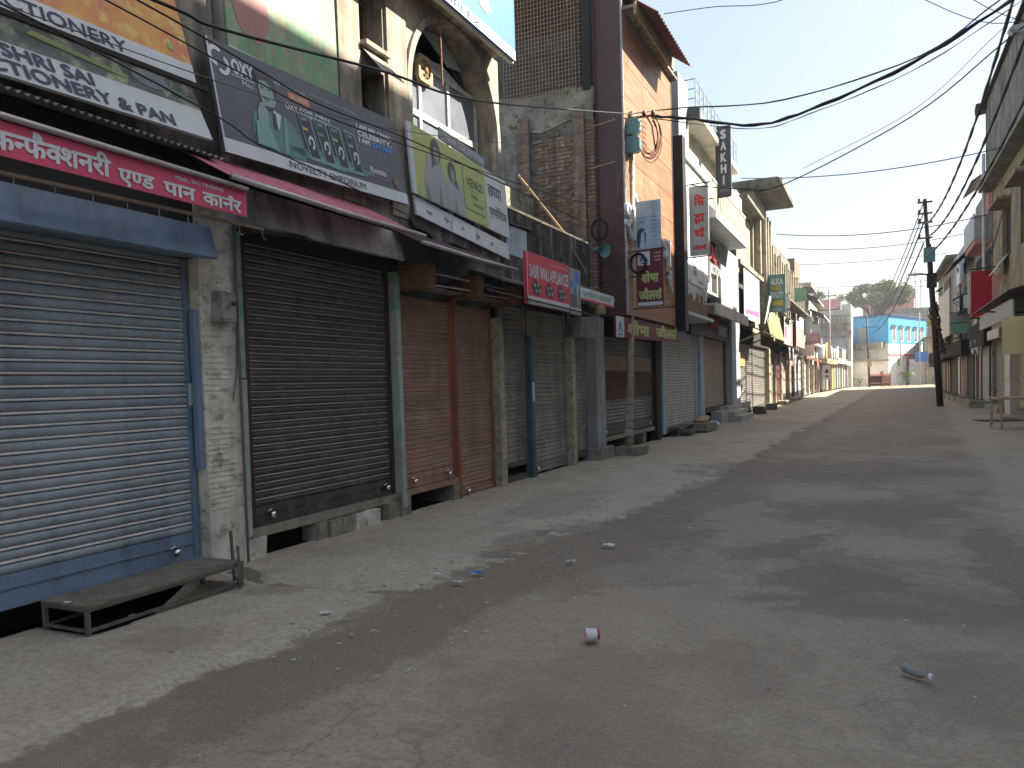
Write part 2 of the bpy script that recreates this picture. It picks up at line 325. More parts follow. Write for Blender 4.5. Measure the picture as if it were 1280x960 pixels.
# slat mesh shared by every slat of one shutter
def slat_mesh(L, pitch, mat, lip, depth=.016):
    prof = [(-.006,0),(.004,.04),(depth*.75,.18),(depth,.38),(depth*.85,.56),(depth*.35,.68),(-.012,.70),(-.012,.76),(.010,.80),(.014,.88),(.008,.955),(-.006,1.0)]
    me = bpy.data.meshes.new('slat'); n = len(prof)
    vs = [(a, y, b*pitch) for y in (0, L) for a, b in prof]
    fs = [(i, n+i, n+i+1, i+1) for i in range(n-1)]
    me.from_pydata(vs, [], [tuple(reversed(f)) for f in fs]); me.materials.append(MT[mat]); me.materials.append(MT[lip])
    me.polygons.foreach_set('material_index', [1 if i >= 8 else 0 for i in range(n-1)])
    me.polygons.foreach_set('use_smooth', [i < 6 for i in range(n-1)])
    me.update(); return me

def shutter(b, y0, y1, z0, z1, x, mat, lip, pitch=.075, frame=None, ind=True, rail=.16, locks=(), label=None, fw=.045, railmat=None, side=-1):
    """rolling shutter: bottom rail and guide rails with slats"""
    f = -side                      # +1: faces +X (left row), -1: faces -X
    m_ = MB(); m_.box(min(x-f*.03,x+f*.012), max(x-f*.03,x+f*.012), y0, y1, z0, z0+rail)
    m_.box(min(x,x+f*.03), max(x,x+f*.03), y0, y1, z0-.012, z0+.02); m_.box(min(x,x+f*.022), max(x,x+f*.022), y0, y1, z0+rail*.55, z0+rail*.62)
    sh = m_.ob('shutter', railmat or mat, b, label=label)
    if frame:
        for yy in (y0-fw, y1):
            box('guide_rail', frame, sh, min(x-f*.05,x+f*.035), max(x-f*.05,x+f*.035), yy, yy+fw, z0-.03, z1+.02)
    n = int(round((z1-z0-rail)/pitch)); pitch = (z1-z0-rail)/n
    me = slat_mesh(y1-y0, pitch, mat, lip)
    if ind:
        for i in range(n):
            o = bpy.data.objects.new('slat', me); C.objects.link(o); o.parent = sh
            o.rotation_euler.x = random.uniform(-.0006,.0006); o.location = Vector((x + random.uniform(-.003,.003), y0 if f > 0 else y1, z0+rail+i*pitch)) - wl(b)
            if f < 0: o.rotation_euler.z = PI
    else:
        q = MB(); vs = [v.co.copy() for v in me.vertices]; fs = [tuple(p.vertices) for p in me.polygons]
        for i in range(n):
            for k2, p in enumerate(fs):
                pass
            q.add([(x+f*v.x, (y0+v.y) if f > 0 else (y1-v.y), z0+rail+i*pitch+v.z) for v in vs], fs)
        q.mi = [pl.material_index for _ in range(n) for pl in me.polygons]
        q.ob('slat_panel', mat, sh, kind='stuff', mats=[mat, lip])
    for (ly, lz) in locks:
        k = MB(); k.tube([(x+f*.035, ly-.035, lz+.01), (x+f*.05, ly, lz+.03), (x+f*.035, ly+.035, lz+.01)], .008, 6)
        k.tube([(x+f*.06, ly+.01, lz-.045), (x+f*.06, ly+.01, lz+.005)], .027, 10)
        k.ob('padlock', 'chrome', sh, smooth=True)
    return sh

def gridwall(mb, X, y0, y1, z0, z1, ops, d, f=1):
    """street-facing skin at X with openings (ya,yb,za,zb) whose reveals go d deep"""
    ys = sorted({y0, y1, *[o[0] for o in ops], *[o[1] for o in ops]}); zs = sorted({z0, z1, *[o[2] for o in ops], *[o[3] for o in ops]})
    for i in range(len(ys)-1):
        for j in range(len(zs)-1):
            cy = (ys[i]+ys[i+1])/2; cz = (zs[j]+zs[j+1])/2
            if any(o[0] < cy < o[1] and o[2] < cz < o[3] for o in ops): continue
            mb.quad((X,ys[i],zs[j]), (X,ys[i+1],zs[j]), (X,ys[i+1],zs[j+1]), (X,ys[i],zs[j+1]))
    Xb = X - f*d
    for a, b, c, e in ops + [(y0, y1, z0, z1)]:
        mb.quad((X,a,c),(X,b,c),(Xb,b,c),(Xb,a,c)); mb.quad((X,a,e),(X,b,e),(Xb,b,e),(Xb,a,e))
        mb.quad((X,a,c),(X,a,e),(Xb,a,e),(Xb,a,c)); mb.quad((X,b,c),(X,b,e),(Xb,b,e),(Xb,b,c))
    return mb

def window(b, X, ya, yb, za, zb, f=1, frame='window_frame', glass='glass_dark', mull=2, tran=True, d=.12, t=.05):
    x1 = X - f*d; x0 = x1 - f*.05
    lo, hi = min(x0,x1), max(x0,x1); m_ = MB()
    m_.box(lo,hi,ya,ya+t,za,zb).box(lo,hi,yb-t,yb,za,zb).box(lo,hi,ya+t,yb-t,za,za+t).box(lo,hi,ya+t,yb-t,zb-t,zb)
    for i in range(1, mull):
        y = ya+(yb-ya)*i/mull; m_.box(lo+.006,hi-.006,y-t*.4,y+t*.4,za+t,zb-t)
    if tran: z = za+(zb-za)*.68; m_.box(lo+.01,hi-.01,ya+t,yb-t,z-t*.4,z+t*.4)
    w_ = m_.ob('window', frame, b); xm = (lo+hi)/2
    n = mull
    for i in range(n):
        a = ya+(yb-ya)*i/n; c = ya+(yb-ya)*(i+1)/n
        box('pane', glass, w_, xm-.006, xm+.006, a+t*.5, c-t*.5, za+t*.5, zb-t*.5)
    return w_

# ------------------------------------------------------------------ lettering
_adv = {}; _gl = {}
def _mesh_of(s, bold):
    c = bpy.data.curves.new('lettering', 'FONT'); c.body = s; c.offset = bold; c.resolution_u = 3
    o = bpy.data.objects.new('lettering', c); C.objects.link(o)
    dg = bpy.context.evaluated_depsgraph_get(); me = bpy.data.meshes.new_from_object(o.evaluated_get(dg))
    vs = [v.co.copy() for v in me.vertices]; fs = [tuple(p.vertices) for p in me.polygons]
    bpy.data.objects.remove(o); bpy.data.curves.remove(c); bpy.data.meshes.remove(me); return vs, fs
def _maxx(s): return max(v.x for v in _mesh_of(s, 0)[0])
def adv(ch):
    if ch not in _adv: _adv[ch] = _maxx(ch+'\u0915') - _maxx('\u0915')
    return _adv[ch]
def clip(vs, fs, xmax):
    bm = bmesh.new(); bv = [bm.verts.new(v) for v in vs]
    for f in fs:
        try: bm.faces.new([bv[i] for i in f])
        except ValueError: pass
    bmesh.ops.bisect_plane(bm, geom=bm.verts[:]+bm.edges[:]+bm.faces[:], plane_co=(xmax,0,0), plane_no=(1,0,0), clear_outer=True)
    bm.verts.index_update(); r = [v.co.copy() for v in bm.verts], [tuple(v.index for v in f.verts) for f in bm.faces]; bm.free(); return r
def glyphs(s, bold=.0):
    """Latin goes straight to the font; Devanagari is set cluster by cluster (half forms, reph, short i)"""
    if not any('\u0900' <= c <= '\u097f' for c in s): return _mesh_of(s, bold)
    V, F = [], []; pen = 0.0; i = 0; reph = False
    def put(g, x, half=False):
        vs, fs = _mesh_of(g, bold)
        if half: vs, fs = clip(vs, fs, max(adv(g)*.5, adv(g)-.26))
        k = len(V); V.extend([Vector((v.x+x, v.y, 0)) for v in vs]); F.extend([tuple(q+k for q in f) for f in fs])
    while i < len(s):
        c = s[i]
        if c == ' ': pen += .28; i += 1; continue
        if c == '\u0930' and s[i+1:i+2] == '\u094d': reph = True; i += 2; continue
        if s[i:i+3] == '\u0926\u094d\u0927':
            put('\u0926', pen); vs_, fs_ = _mesh_of('\u0927', bold); vs_, fs_ = clip(vs_, fs_, .45); k = len(V)
            V.extend([Vector((v.x*.6+pen+.02, v.y*.55-.22, 0)) for v in vs_]); F.extend([tuple(q+k for q in f) for f in fs_]); pen += adv('\u0926'); i += 3
            while i < len(s) and s[i] == '\u093e': put(s[i], pen); pen += adv(s[i]); i += 1
            continue
        if s[i+1:i+2] == '\u094d' and i+2 < len(s):
            put(c, pen, True); pen += max(adv(c)*.5, adv(c)-.26); i += 2; continue
        if s[i+1:i+2] == '\u093f': put('\u093f', pen); pen += adv('\u093f'); put(c, pen); pen += adv(c); i += 2
        else: put(c, pen); pen += adv(c); i += 1
        while i < len(s) and (s[i] in '\u093e\u0940\u0941\u0942\u0947\u0948\u094b\u094c\u0902'):
            put(s[i], pen); pen += adv(s[i]); i += 1
        if reph:
            k = len(V); P = []
            for q in range(9):
                a = PI*(.95-.95*q/8); P.append((pen-.13+.12*math.cos(a), .66+.15*math.sin(a)))
            for x, y in P: V.append(Vector((x, y, 0)))
            for x, y in P[::-1]: V.append(Vector((pen-.13+(x-pen+.13)*.42, .66+(y-.66)*.5, 0)))
            F.append(tuple(range(k, k+18))); reph = False
    return V, F

class Panel:
    """a flat board: origin at its lower left as seen from the front, u along it, v up it"""
    def __init__(s, o, u, v, th=.03):
        s.o = Vector(o); s.U = Vector(u); s.V = Vector(v); s.W = s.U.length; s.H = s.V.length
        s.u = s.U.normalized(); s.v = (s.V).normalized(); s.n = s.u.cross(s.v).normalized(); s.th = th
    def P(s, a, b, k=0.0): return s.o + s.U*(a/s.W) + s.V*(b/s.H) + s.n*k
    def body(s, mat, parent, name='panel', **k):
        c = [s.P(0,0), s.P(s.W,0), s.P(s.W,s.H), s.P(0,s.H)]
        return MB().prism(c, -s.n*s.th).ob(name, mat, parent, **k)
    def rect(s, a0, b0, a1, b1, mat, parent, name='print', lay=1, **k): return s.poly([(a0,b0),(a1,b0),(a1,b1),(a0,b1)], mat, parent, name, lay, **k)
    def poly(s, pts, mat, parent, name='print', lay=1, **k):
        return s.polys([pts], mat, parent, name, lay, **k)
    def polys(s, L_, mat, parent, name='print', lay=1, **k):
        if len(L_) > 1: k.setdefault('kind', 'stuff')
        m_ = MB()
        for i_, pts in enumerate(L_): m_.quad(*[s.P(a, b, .002*lay+.00006*i_) for a, b in pts])
        return m_.ob(name, mat, parent, **k)
    def text(s, t, a0, b0, h, mat, parent, a1=None, bold=.0, lay=3, depth=0, name='lettering', cap=.69, **k):
        vs, fs = glyphs(t, 0)
        dev = any(q > '\u08ff' for q in t)
        if bold and not depth:
            V0, F0 = vs, fs; vs, fs = [], []
            for q, (dx, dy) in enumerate(((0,0),(1,0),(-1,0),(0,1),(0,-1),(.7,.7),(-.7,-.7))):
                k0 = len(vs); vs += [Vector((v.x+dx*bold*(1.7 if dev else 1.5), v.y+dy*bold*(1.5 if dev else 1.3), q*.00005)) for v in V0]; fs += [tuple(i+k0 for i in f) for f in F0]
        x0 = min(v.x for v in vs); x1 = max(v.x for v in vs); sy = h/cap
        sx = (a1-a0)/(x1-x0) if a1 else sy
        m_ = MB()
        P = [s.P(a0+(v.x-x0)*sx, b0+v.y*sy, .002*lay+depth+v.z) for v in vs]
        m_.add(P, fs)
        if depth:
            cnt = {}
            for f in fs:
                for i in range(len(f)):
                    e = (f[i], f[(i+1) % len(f)]); r = (e[1], e[0])
                    if r in cnt: del cnt[r]
                    else: cnt[e] = 1
            B = [p - s.n*depth for p in P]; k0 = len(m_.v); m_.v += [tuple(p) for p in B]
            for a, b in cnt: m_.f.append((b, a, k0+a, k0+b)); m_.mi.append(0)
        return m_.ob(name, mat, parent, **k)
def blob(cx, cy, rx, ry, n=16, j=0, a0=0):
    return [(cx+rx*math.cos(a0+2*PI*i/n)*(1+random.uniform(-j,j)), cy+ry*math.sin(a0+2*PI*i/n)*(1+random.uniform(-j,j))) for i in range(n)]

def street_panel(y0, y1, zb, zt, xb, xt=None, zb2=None, zt2=None, th=.03):
    """board on the left row facing the street; as seen u runs along +Y"""
    return Panel((xb, y0, zb), (0, y1-y0, (zb2 if zb2 is not None else zb)-zb), ((xt if xt is not None else xb)-xb, 0, zt-zb), th)
def cross_panel(x0, x1, y, z0, z1, th=.05):
    """board across the street, facing the camera end (-Y)"""
    return Panel((x0, y, z0), (x1-x0, 0, 0), (0, 0, z1-z0), th)

# ================================================================== GROUND
def sheet(name, pts, z, mat, th=None, **k):
    m_ = MB()
    if th: m_.prism([(x, y, z-th) for x, y in pts], (0, 0, th))
    else: m_.quad(*[(x, y, z) for x, y in pts])
    return m_.ob(name, mat, None, kind='structure', **k)
sheet('ground', [(-1500,-1500),(1500,-1500),(1500,1500),(-1500,1500)], -.35, 'earth')
g = MB()                                # carriageway: gently uneven surface
nx, ny = 60, 150
xs = [-5.12 + 12.1*i/nx for i in range(nx+1)]; ys = [-12 + 150*(j/ny)**1.7 + 0*j for j in range(ny+1)]
from mathutils import noise as mn
g.v = [(x, y, .007*mn.noise(Vector((x*.5, y*.35, 0))) + .002*mn.noise(Vector((x*2.5, y*2.5, 3)))) for y in ys for x in xs]
g.f = [(j*(nx+1)+i, j*(nx+1)+i+1, (j+1)*(nx+1)+i+1, (j+1)*(nx+1)+i) for j in range(ny) for i in range(nx)]; g.mi = [0]*len(g.f)
g.v = [(x, y, -.34) if x < -4.3 and y < 4.5 else (x, y, z) for x, y, z in g.v]
g.ob('road', 'road', None, kind='structure', smooth=True)
sheet('crossroad', [(-60,137.9),(60,137.9),(60,160),(-60,160)], -.01, 'road')

def edge_x(y): return -3.62 + .13*min(y, 10) + .03*max(y-10, 0)
def in_drain(x, y): return (x < -4.47 and 3.17 < y < 4.42) or (x < -4.98 and y < 3.17)
CRACK = [(-5.12,4.86),(-4.75,4.74),(-4.35,4.52),(-3.7,4.62),(-3.3,4.60),(-2.9,4.78)]
def crack_d(x, y):
    best = 9
    for (ax, ay), (bx_, by2) in zip(CRACK, CRACK[1:]):
        t = max(0, min(1, ((x-ax)*(bx_-ax)+(y-ay)*(by2-ay))/((bx_-ax)**2+(by2-ay)**2)))
        best = min(best, math.hypot(x-ax-t*(bx_-ax), y-ay-t*(by2-ay)) + .0)
    return best
pv = MB(); nx2 = 64; ysp = [-6+.25*i for i in range(36)] + [3.0+.045*i for i in range(67)] + [6.05+.2*i for i in range(75)]
ysp = sorted(set(round(y, 3) for y in ysp)); nyp = len(ysp)
for y in ysp:                            # concrete apron: thin, worn down to nothing at its outer edge, split by an old joint
    for i in range(nx2+1):
        x = -5.12 + (edge_x(y)+.5+5.12)*i/nx2; n_ = mn.noise(Vector((x*1.1, y*1.1, 4)))*.55 + mn.noise(Vector((x*5, y*5, 2)))*.12
        t = max(0, min(1, (edge_x(y)-x+n_)/.12+.5)); z = -.012 + .030*t*t*(3-2*t) + .003*mn.noise(Vector((x*3, y*3, 9)))
        if in_drain(x, y): z = -.34
        cd = crack_d(x, y); wd_ = .02+.05*max(0, (-4.3-x))
        if cd < wd_*1.6: z -= .045*(1-cd/(wd_*1.6))
        pv.v.append((x, y, z))
pv.f = [(j*(nx2+1)+i, j*(nx2+1)+i+1, (j+1)*(nx2+1)+i+1, (j+1)*(nx2+1)+i) for j in range(nyp-1) for i in range(nx2)]; pv.mi = [0]*len(pv.f)
pv.ob('pavement', 'road', None, kind='structure', smooth=True)
sheet('drain', [(-6.3,-6),(-4.2,-6),(-4.2,4.6),(-6.3,4.6)], -.325, 'near_black')
sheet('drain', [(-6.3,4.6),(-5.1,4.6),(-5.1,40),(-6.3,40)], -.325, 'near_black')
rg = random.Random(3)
for (x, y, r, k) in [(3.4,27.5,.35,'drain_dirt')]:
    pts = [(x+r*1.9*math.cos(a)*(1+rg.uniform(-.3,.3)), y+r*math.sin(a)*1.4*(1+rg.uniform(-.3,.3))) for a in [2*PI*i/22 for i in range(22)]]
    sheet('damp_patch', pts, .02, k)
# darker repair patches and spilled dirt on the carriageway, placed where the photo shows them

# ================================================================== LEFT ROW, building by building
XS = -5.12          # plane of the shutters
def core(b, y0, y1, top, mat='dark_wall', depth=7, name='back_wall', front=-5.35):
    m_ = MB(); m_.box(front-depth, front, y0, y1, .34, top).box(front-depth, front-.9, y0, y1, -.4, .34)
    return m_.ob(name, mat, b)

# ---- 1 confectionery shop ------------------------------------------------
b1 = thing('shop_building', 'sooty shop with the wide blue rolling shutter and pink name strip, nearest on the left', 'building', (-5.1, 2, 0))
core(b1, -6, 5.03, 6.3)
box('beam', 'near_black', b1, -5.35, -5.02, -6, 5.03, 2.62, 3.45)
m_ = MB(); m_.box(-5.35, -5.1, -6, 5.0, 3.45, 6.3)
m_.ob('wall', 'plaster_old', b1)
m_ = MB(); m_.box(-5.35, -4.98, 4.62, 5.0, 0, 3.2)
m_.ob('pilaster', 'plaster_pilaster', b1)
m_ = MB()
for i in range(44):                     # combed ridges in the pilaster render
    z = .55+i*.045+random.uniform(-.006,.006)
    if 1.25 < z < 1.5 or 1.85 < z < 1.95: continue
    m_.box(-4.982, -4.974, 4.635, 4.635+random.uniform(.18,.34), z, z+.012)
m_.ob('render_ridges', 'plaster_pilaster', b1, kind='stuff')
m_ = MB().tube([(-4.93,4.97,0.05),(-4.93,4.97,3.2)], .012, 6).tube([(-4.95,4.9,1.45),(-4.955,4.96,1.7),(-4.95,4.99,2.4),(-4.95,4.985,3.1)], .006, 5)
m_.ob('conduit', 'cable_grey', b1)
m_ = MB(); m_.box(-5.08,-4.95,5.0,5.06,1.64,3.1)
m_.ob('painted_strip', 'green_paint', b1); rough_box('lower_strip', 'pale_green', b1, -5.08,-4.96,5.0,5.07,.25,1.63,.004)
shutter(b1, 1.9, 4.545, .165, 2.66, XS, 'blue_slat', 'slat_lip', .087, 'blue_paint', locks=[(4.33,.27)], rail=.21, railmat='blue_paint', label='blue ribbed shutter with pale lips and a padlock')
shutter(b1, -1.6, 1.7, .165, 2.66, XS, 'blue_slat', 'slat_lip', .083, 'blue_paint', ind=False, rail=.21, railmat='blue_paint')
m_ = MB(); m_.box(-5.05,-5.0,4.56,4.615,.9,2.2); m_.ob('frame_plate', 'blue_paint', b1)
m_ = MB(); m_.box(-5.085,-5.078,4.555,4.60,1.42,1.60); m_.ob('torn_sticker', 'ink_white', b1)
# shutter box cover (blue sheet hood)
m_ = MB(); pr = [(-5.1,2.84),(-4.66,2.80),(-4.60,2.56),(-4.615,2.55),(-5.1,2.62)]
m_.prism([(x,-3,z) for x, z in pr], (0,7.46,0)); m_.ob('shutter_hood', 'blue_paint', b1)
# corrugated eave sheet under the boards
def corrugated(b, y0, y1, xa, za, xb, zb, mat, name='corrugated_sheet', amp=.018, wl_=.075, axis='y', **k):
    m_ = MB(); n = int((y1-y0)/wl_*6); P = []
    nrm = Vector((zb-za, 0, -(xb-xa))).normalized(); nrm = nrm if nrm.z > 0 else -nrm
    for i in range(n+1):
        y = y0+(y1-y0)*i/n; o_ = nrm*amp*math.sin(2*PI*i/6)
        P.append((Vector((xa,y,za))+o_, Vector((xb,y,zb))+o_))
    for i in range(n): m_.quad(P[i][0], P[i+1][0], P[i+1][1], P[i][1])
    for i in range(n): m_.quad(P[i][0]-nrm*.004, P[i][1]-nrm*.004, P[i+1][1]-nrm*.004, P[i+1][0]-nrm*.004)
    return m_.ob(name, mat, b, smooth=True, **k)
corrugated(b1, -3, 4.7, -5.1, 3.50, -4.72, 3.39, 'corr_old', amp=.012, wl_=.06)
# rod with hooks under the pink strip
rod = MB().bar((-4.5,-1,2.745),(-4.5,4.85,2.835),.03,.02); hooks = MB()
for i in range(12):
    y = 2.1+i*.25; z = 2.745+(y+1)/5.85*.09
    hooks.tube([(-4.5,y,z-.008),(-4.5,y,z-.06),(-4.49,y+.012,z-.085),(-4.48,y+.022,z-.07)], .0035, 5)
r_ = rod.ob('hanging_rail', 'beige_rod', None, label='thin beige rail with wire hooks under the pink name strip', cat='rail')
hooks.ob('hook', 'pipe_metal', r_, kind='stuff')

# meter box on the pilaster
mb_ = thing('meter_box', 'small grey metal meter box on the ridged pilaster beside the blue shutter', 'meter box', (-4.98,4.81,2.22))
m_ = MB(); m_.prism([(-4.98,4.72,2.11),(-4.98,4.90,2.11),(-4.98,4.90,2.34),(-4.98,4.74,2.36)], (.11,0,0)); m_.ob('case', 'galvanised', mb_)
m_ = MB().box(-4.87,-4.86,4.735,4.89,2.13,2.33); m_.ob('cover', 'galvanised', mb_)
MB().tube([(-4.86,4.86,2.26),(-4.838,4.86,2.26)], .018, 10).ob('knob', 'brown_metal', mb_)

# ---- signboards of shop 1
def new_board(name, label, cat, loc): return thing(name, label, cat, loc)
s = new_board('signboard', 'confectionery and pan signboard reading SHRI SAI over the pink strip', 'signboard', (-4.8, 3, 3.48))
p = Panel((-4.78, .3, 3.40), (0, 4.34, .14), (-.12, -.11, .45)); p.body('ink_offwhite', s)
W, H = p.W, p.H
p.rect(0, H*.5, W, H, 'print_food', s, 'picture_strip', 1)
rr = random.Random(5)
p.poly(blob(W-.42, H*.74, .17, .07, 14, .05), 'ink_shade', s, 'picture_plate', 3)
p.poly([(W-.40,H*.72),(W-.36,H*.78),(W-.06,H*.62),(W-.09,H*.56)], 'ink_teal2', s, 'picture_roll', 4)
p.poly([(W-1.35,H*.74),(W-1.3,H*.82),(W-.62,H*.66),(W-.66,H*.60)], 'ink_lime2', s, 'picture_roll', 4)
p.rect(W-2.3, H*.52, W-1.62, H*.98, 'ink_sky', s, 'picture_corner', 2)
ya = lambda y: y-.3
p.text('SHRI SAI', 3.055-.3, H*.285, .085, 'ink_navy', s, a1=3.68-.3, bold=.02)
p.text('CONFECTIONERY & PAN', 2.36-.3, H*.05, .085, 'ink_navy', s, a1=4.30-.3, bold=.02)
s = new_board('signboard', 'orange picture signboard ending in CONFECTIONERY at the top left corner', 'signboard', (-4.85, 3, 3.95))
p = Panel((-4.86, .3, 3.83), (0, 4.28, .13), (-.14, -.2, 1.15)); p.body('print_fruit', s); W, H = p.W, p.H
p.rect(0, 0, W, .155, 'ink_white', s, 'name_band', 1)
p.poly(blob(3.35, .56, .17, .13, 18, .06), 'ink_magenta', s, 'picture_flower', 3)
p.polys([blob(W-.18, .24, .028, .028, 10)], 'ink_lime2', s, 'emblem', 3)
p.text('CONFECTIONERY', 2.5-.3, .04, .085, 'ink_navy', s, a1=3.97-.3, bold=.012)
m_ = MB().bar((-4.8,.3,3.79),(-4.8,4.62,3.93),.03,.035); m_.ob('gap_strip', 'near_black', s)  # black bar standing in for the dark gap between the two boards

s = new_board('name_strip', 'bright pink cloth strip in Hindi over the blue shutter', 'banner', (-4.3, 3, 2.84))
p = Panel((-4.3, .0, 2.84), (0, 4.48, 0), (0, 0, .19), .012); p.body('ink_pink', s)
p.text('\u0915\u0928\u094d\u092b\u0948\u0915\u094d\u0936\u0928\u0930\u0940', 2.60, .035, .115, 'ink_white', s, a1=3.33, bold=.02, cap=.75)
p.text('\u090f\u0923\u094d\u0921', 3.38, .025, .095, 'ink_white', s, a1=3.65, bold=.02, cap=.75)
p.text('\u092a\u093e\u0928', 3.72, .02, .095, 'ink_white', s, a1=3.99, bold=.02, cap=.75)
p.text('\u0915\u093e\u0930\u094d\u0928\u0930', 4.05, .02, .095, 'ink_white', s, a1=4.42, bold=.02, cap=.75)
p.text('\u0936\u094d\u0930\u0940 \u0938\u093e\u0908', 1.1, .035, .115, 'ink_white', s, a1=2.2, bold=.02, cap=.75)
p.text('Moh. 9411949945', 3.82, .135, .028, 'ink_white', s, a1=4.25, bold=.012)
MB().tube([(-4.27,0,3.045),(-4.27,2.2,3.052),(-4.27,4.46,3.04)], .019, 10).ob('support_pipe', 'pipe_metal', s, smooth=True)

# ---- 2 arch building (novelty emporium + venus) --------------------------
b2 = thing('arched_building', 'weathered concrete building with a big arched window, over the dark and rust shutters', 'building', (-5.1, 7.7, 0))
core(b2, 5.035, 10.395, 6.5)
# ground floor
box('lintel', 'near_black', b2, -5.35, -5.03, 5.07, 7.62, 2.86, 3.6)
box('lintel', 'grey_green', b2, -5.35, -4.98, 7.625, 10.39, 2.86, 3.55, label='grey green lintel above the rust shutters')
shutter(b2, 5.245, 7.42, .30, 2.86, XS, 'dark_slat', 'dark_lip', .071, 'brown_metal', locks=[(5.42,.40),(7.28,.40)], rail=.17, label='dark brown ribbed shutter with two padlocks', fw=.055)
rough_box('side_post', 'pale_green', b2, -5.1, -4.99, 7.49, 7.575, .12, 2.42, .004, label='pale green peeling post')
rough_box('side_post', 'green_paint', b2, -5.1, -4.995, 7.49, 7.57, 2.42, 2.86, .004)
shutter(b2, 7.68, 8.87, .32, 2.62, XS, 'rust_slat', 'rust_lip', .058, 'rust_frame', locks=[(7.86,.40),(8.7,.40)], rail=.15, label='rust brown shutter, left of the pair')
shutter(b2, 9.02, 10.03, .06, 2.62, XS, 'rust_slat', 'rust_lip', .058, 'rust_frame', rail=.08, label='rust brown shutter, right of the pair', locks=[(9.2,.1)])
box('divider_post', 'rust_frame', b2, -5.15, -5.03, 8.92, 8.975, .02, 2.66)
rough_box('side_post', 'beige_post', b2, -5.12, -4.98, 10.12, 10.27, .0, 2.5, .008, label='beige stone post right of the rust shutters')
box('top_panel', 'dark_wall', b2, -5.3, -5.13, 7.6, 10.1, 2.62, 2.9)
# plinth over the open drain
m_ = MB(); m_.box(-5.9,-5.06,5.06,7.5,.2,.285); m_.ob('plinth_slab', 'stone', b2)
rough_box('plinth_pier', 'plaster_pilaster', b2, -5.5,-5.03,5.04,5.3,.0,.2,.012)
rough_box('plinth_pier', 'stone', b2, -5.5,-5.02,7.24,7.46,.0,.2,.012)
rough_box('plinth_pier', 'stone', b2, -5.55,-5.0,7.47,7.66,.0,.3,.008)
box('plinth_slab', 'rust_slat', b2, -5.9,-5.05,7.67,8.95,.23,.30)
rough_box('plinth_pier', 'stone', b2, -5.6,-5.04,8.78,8.97,.0,.23,.006)
box('doorstep', 'stone', b2, -5.9,-5.1,8.98,10.2,.0,.05)
# wooden bracket boxes over the rust shutters
for y in (7.62, 8.82, 10.0):
    m_ = MB().box(-5.05,-4.62,y-.02,y+.16,2.66,2.93); bb = m_.ob('bracket_box', 'wood_box', b2)
for (ya_, yb_) in ((7.9,8.75),(9.05,9.9)):
    MB().bar((-4.72,ya_,2.86),(-4.7,yb_,2.86),.02,.02).bar((-4.72,ya_,2.72),(-4.7,yb_,2.74),.02,.02).box(-5.0,-4.8,ya_,yb_,2.70,2.715).ob('bracket_rail', 'pipe_metal', b2)
# dark sheet hood over the dark shutter
m_ = MB(); m_.prism([(x,4.95,z) for x, z in [(-5.05,3.28),(-4.68,3.20),(-4.60,2.90),(-4.615,2.89),(-5.05,3.0)]], (0,2.16,0)); m_.ob('shutter_hood', 'dark_hood', b2)
MB().bar((-4.55,4.62,2.80),(-4.62,5.6,2.90),.012,.03).ob('hood_bracket', 'near_black', b2)
# upper storey
gw = MB()
gridwall(gw, -5.0, 5.04, 7.9, 3.4, 6.6, [(5.06,6.58,4.3,6.4),(6.98,7.42,4.35,5.05),(6.98,7.42,5.28,5.9)], .3)
gw.ob('wall', 'plaster_old', b2)
box('pillar', 'arch_plaster', b2, -5.25, -4.975, 6.58, 6.95, 3.5, 6.52, label='pale square pillar between the posters and the small windows')
for z0_, z1_ in ((4.35,5.05),(5.28,5.9)):
    window(b2, -5.0, 7.0, 7.40, z0_, z1_, frame='wood_box', glass='near_black', mull=1, tran=False, d=.2)
# tilted window boards
m_ = MB(); m_.prism([(-4.98,6.98,5.20),(-4.98,7.42,5.20),(-4.72,7.42,4.90),(-4.72,6.98,4.90)], (-.01,0,.02)); m_.ob('window_shade', 'plaster_old', b2)
m_ = MB(); m_.prism([(-4.98,6.98,6.05),(-4.98,7.42,6.05),(-4.74,7.42,5.85),(-4.74,6.98,5.85)], (-.01,0,.02)); m_.ob('window_shade', 'wood_light', b2)
box('window_sill', 'plaster_old', b2, -5.05, -4.9, 6.97, 7.43, 5.22, 5.27)
box('buttress', 'arch_plaster', b2, -5.25, -4.965, 7.46, 7.86, 3.5, 6.5)
# arch wall
YC, RA, ZS = 9.10, 1.15, 5.10; Y0_, Y1_ = 7.87, 10.39
m_ = MB(); N = 28; A = [(YC-RA*math.cos(PI*i/N), ZS+RA*math.sin(PI*i/N)) for i in range(N+1)]
A = [(YC-RA,3.5)] + A + [(YC+RA,3.5)]; TOP = 6.27; D = .42
for i in range(len(A)-1):
    (ya1, za1), (yb1, zb1) = A[i], A[i+1]
    if i not in (0, len(A)-2): m_.quad((-5,ya1,za1),(-5,yb1,zb1),(-5,yb1,TOP),(-5,ya1,TOP))
    m_.quad((-5,ya1,za1),(-5,yb1,zb1),(-5-D,yb1,zb1),(-5-D,ya1,za1))
m_.quad((-5,Y0_,3.5),(-5,YC-RA,3.5),(-5,YC-RA,TOP),(-5,Y0_,TOP)); m_.quad((-5,YC+RA,3.5),(-5,Y1_,3.5),(-5,Y1_,TOP),(-5,YC+RA,TOP))
m_.quad((-5,Y1_,3.5),(-5,Y1_,TOP),(-5.36,Y1_,TOP),(-5.36,Y1_,3.5)); m_.quad((-5,Y0_,3.5),(-5,Y1_,3.5),(-5.36,Y1_,3.5),(-5.36,Y0_,3.5))
m_.ob('arch_wall', 'arch_plaster', b2)
m_ = MB()                                # raised arch rim
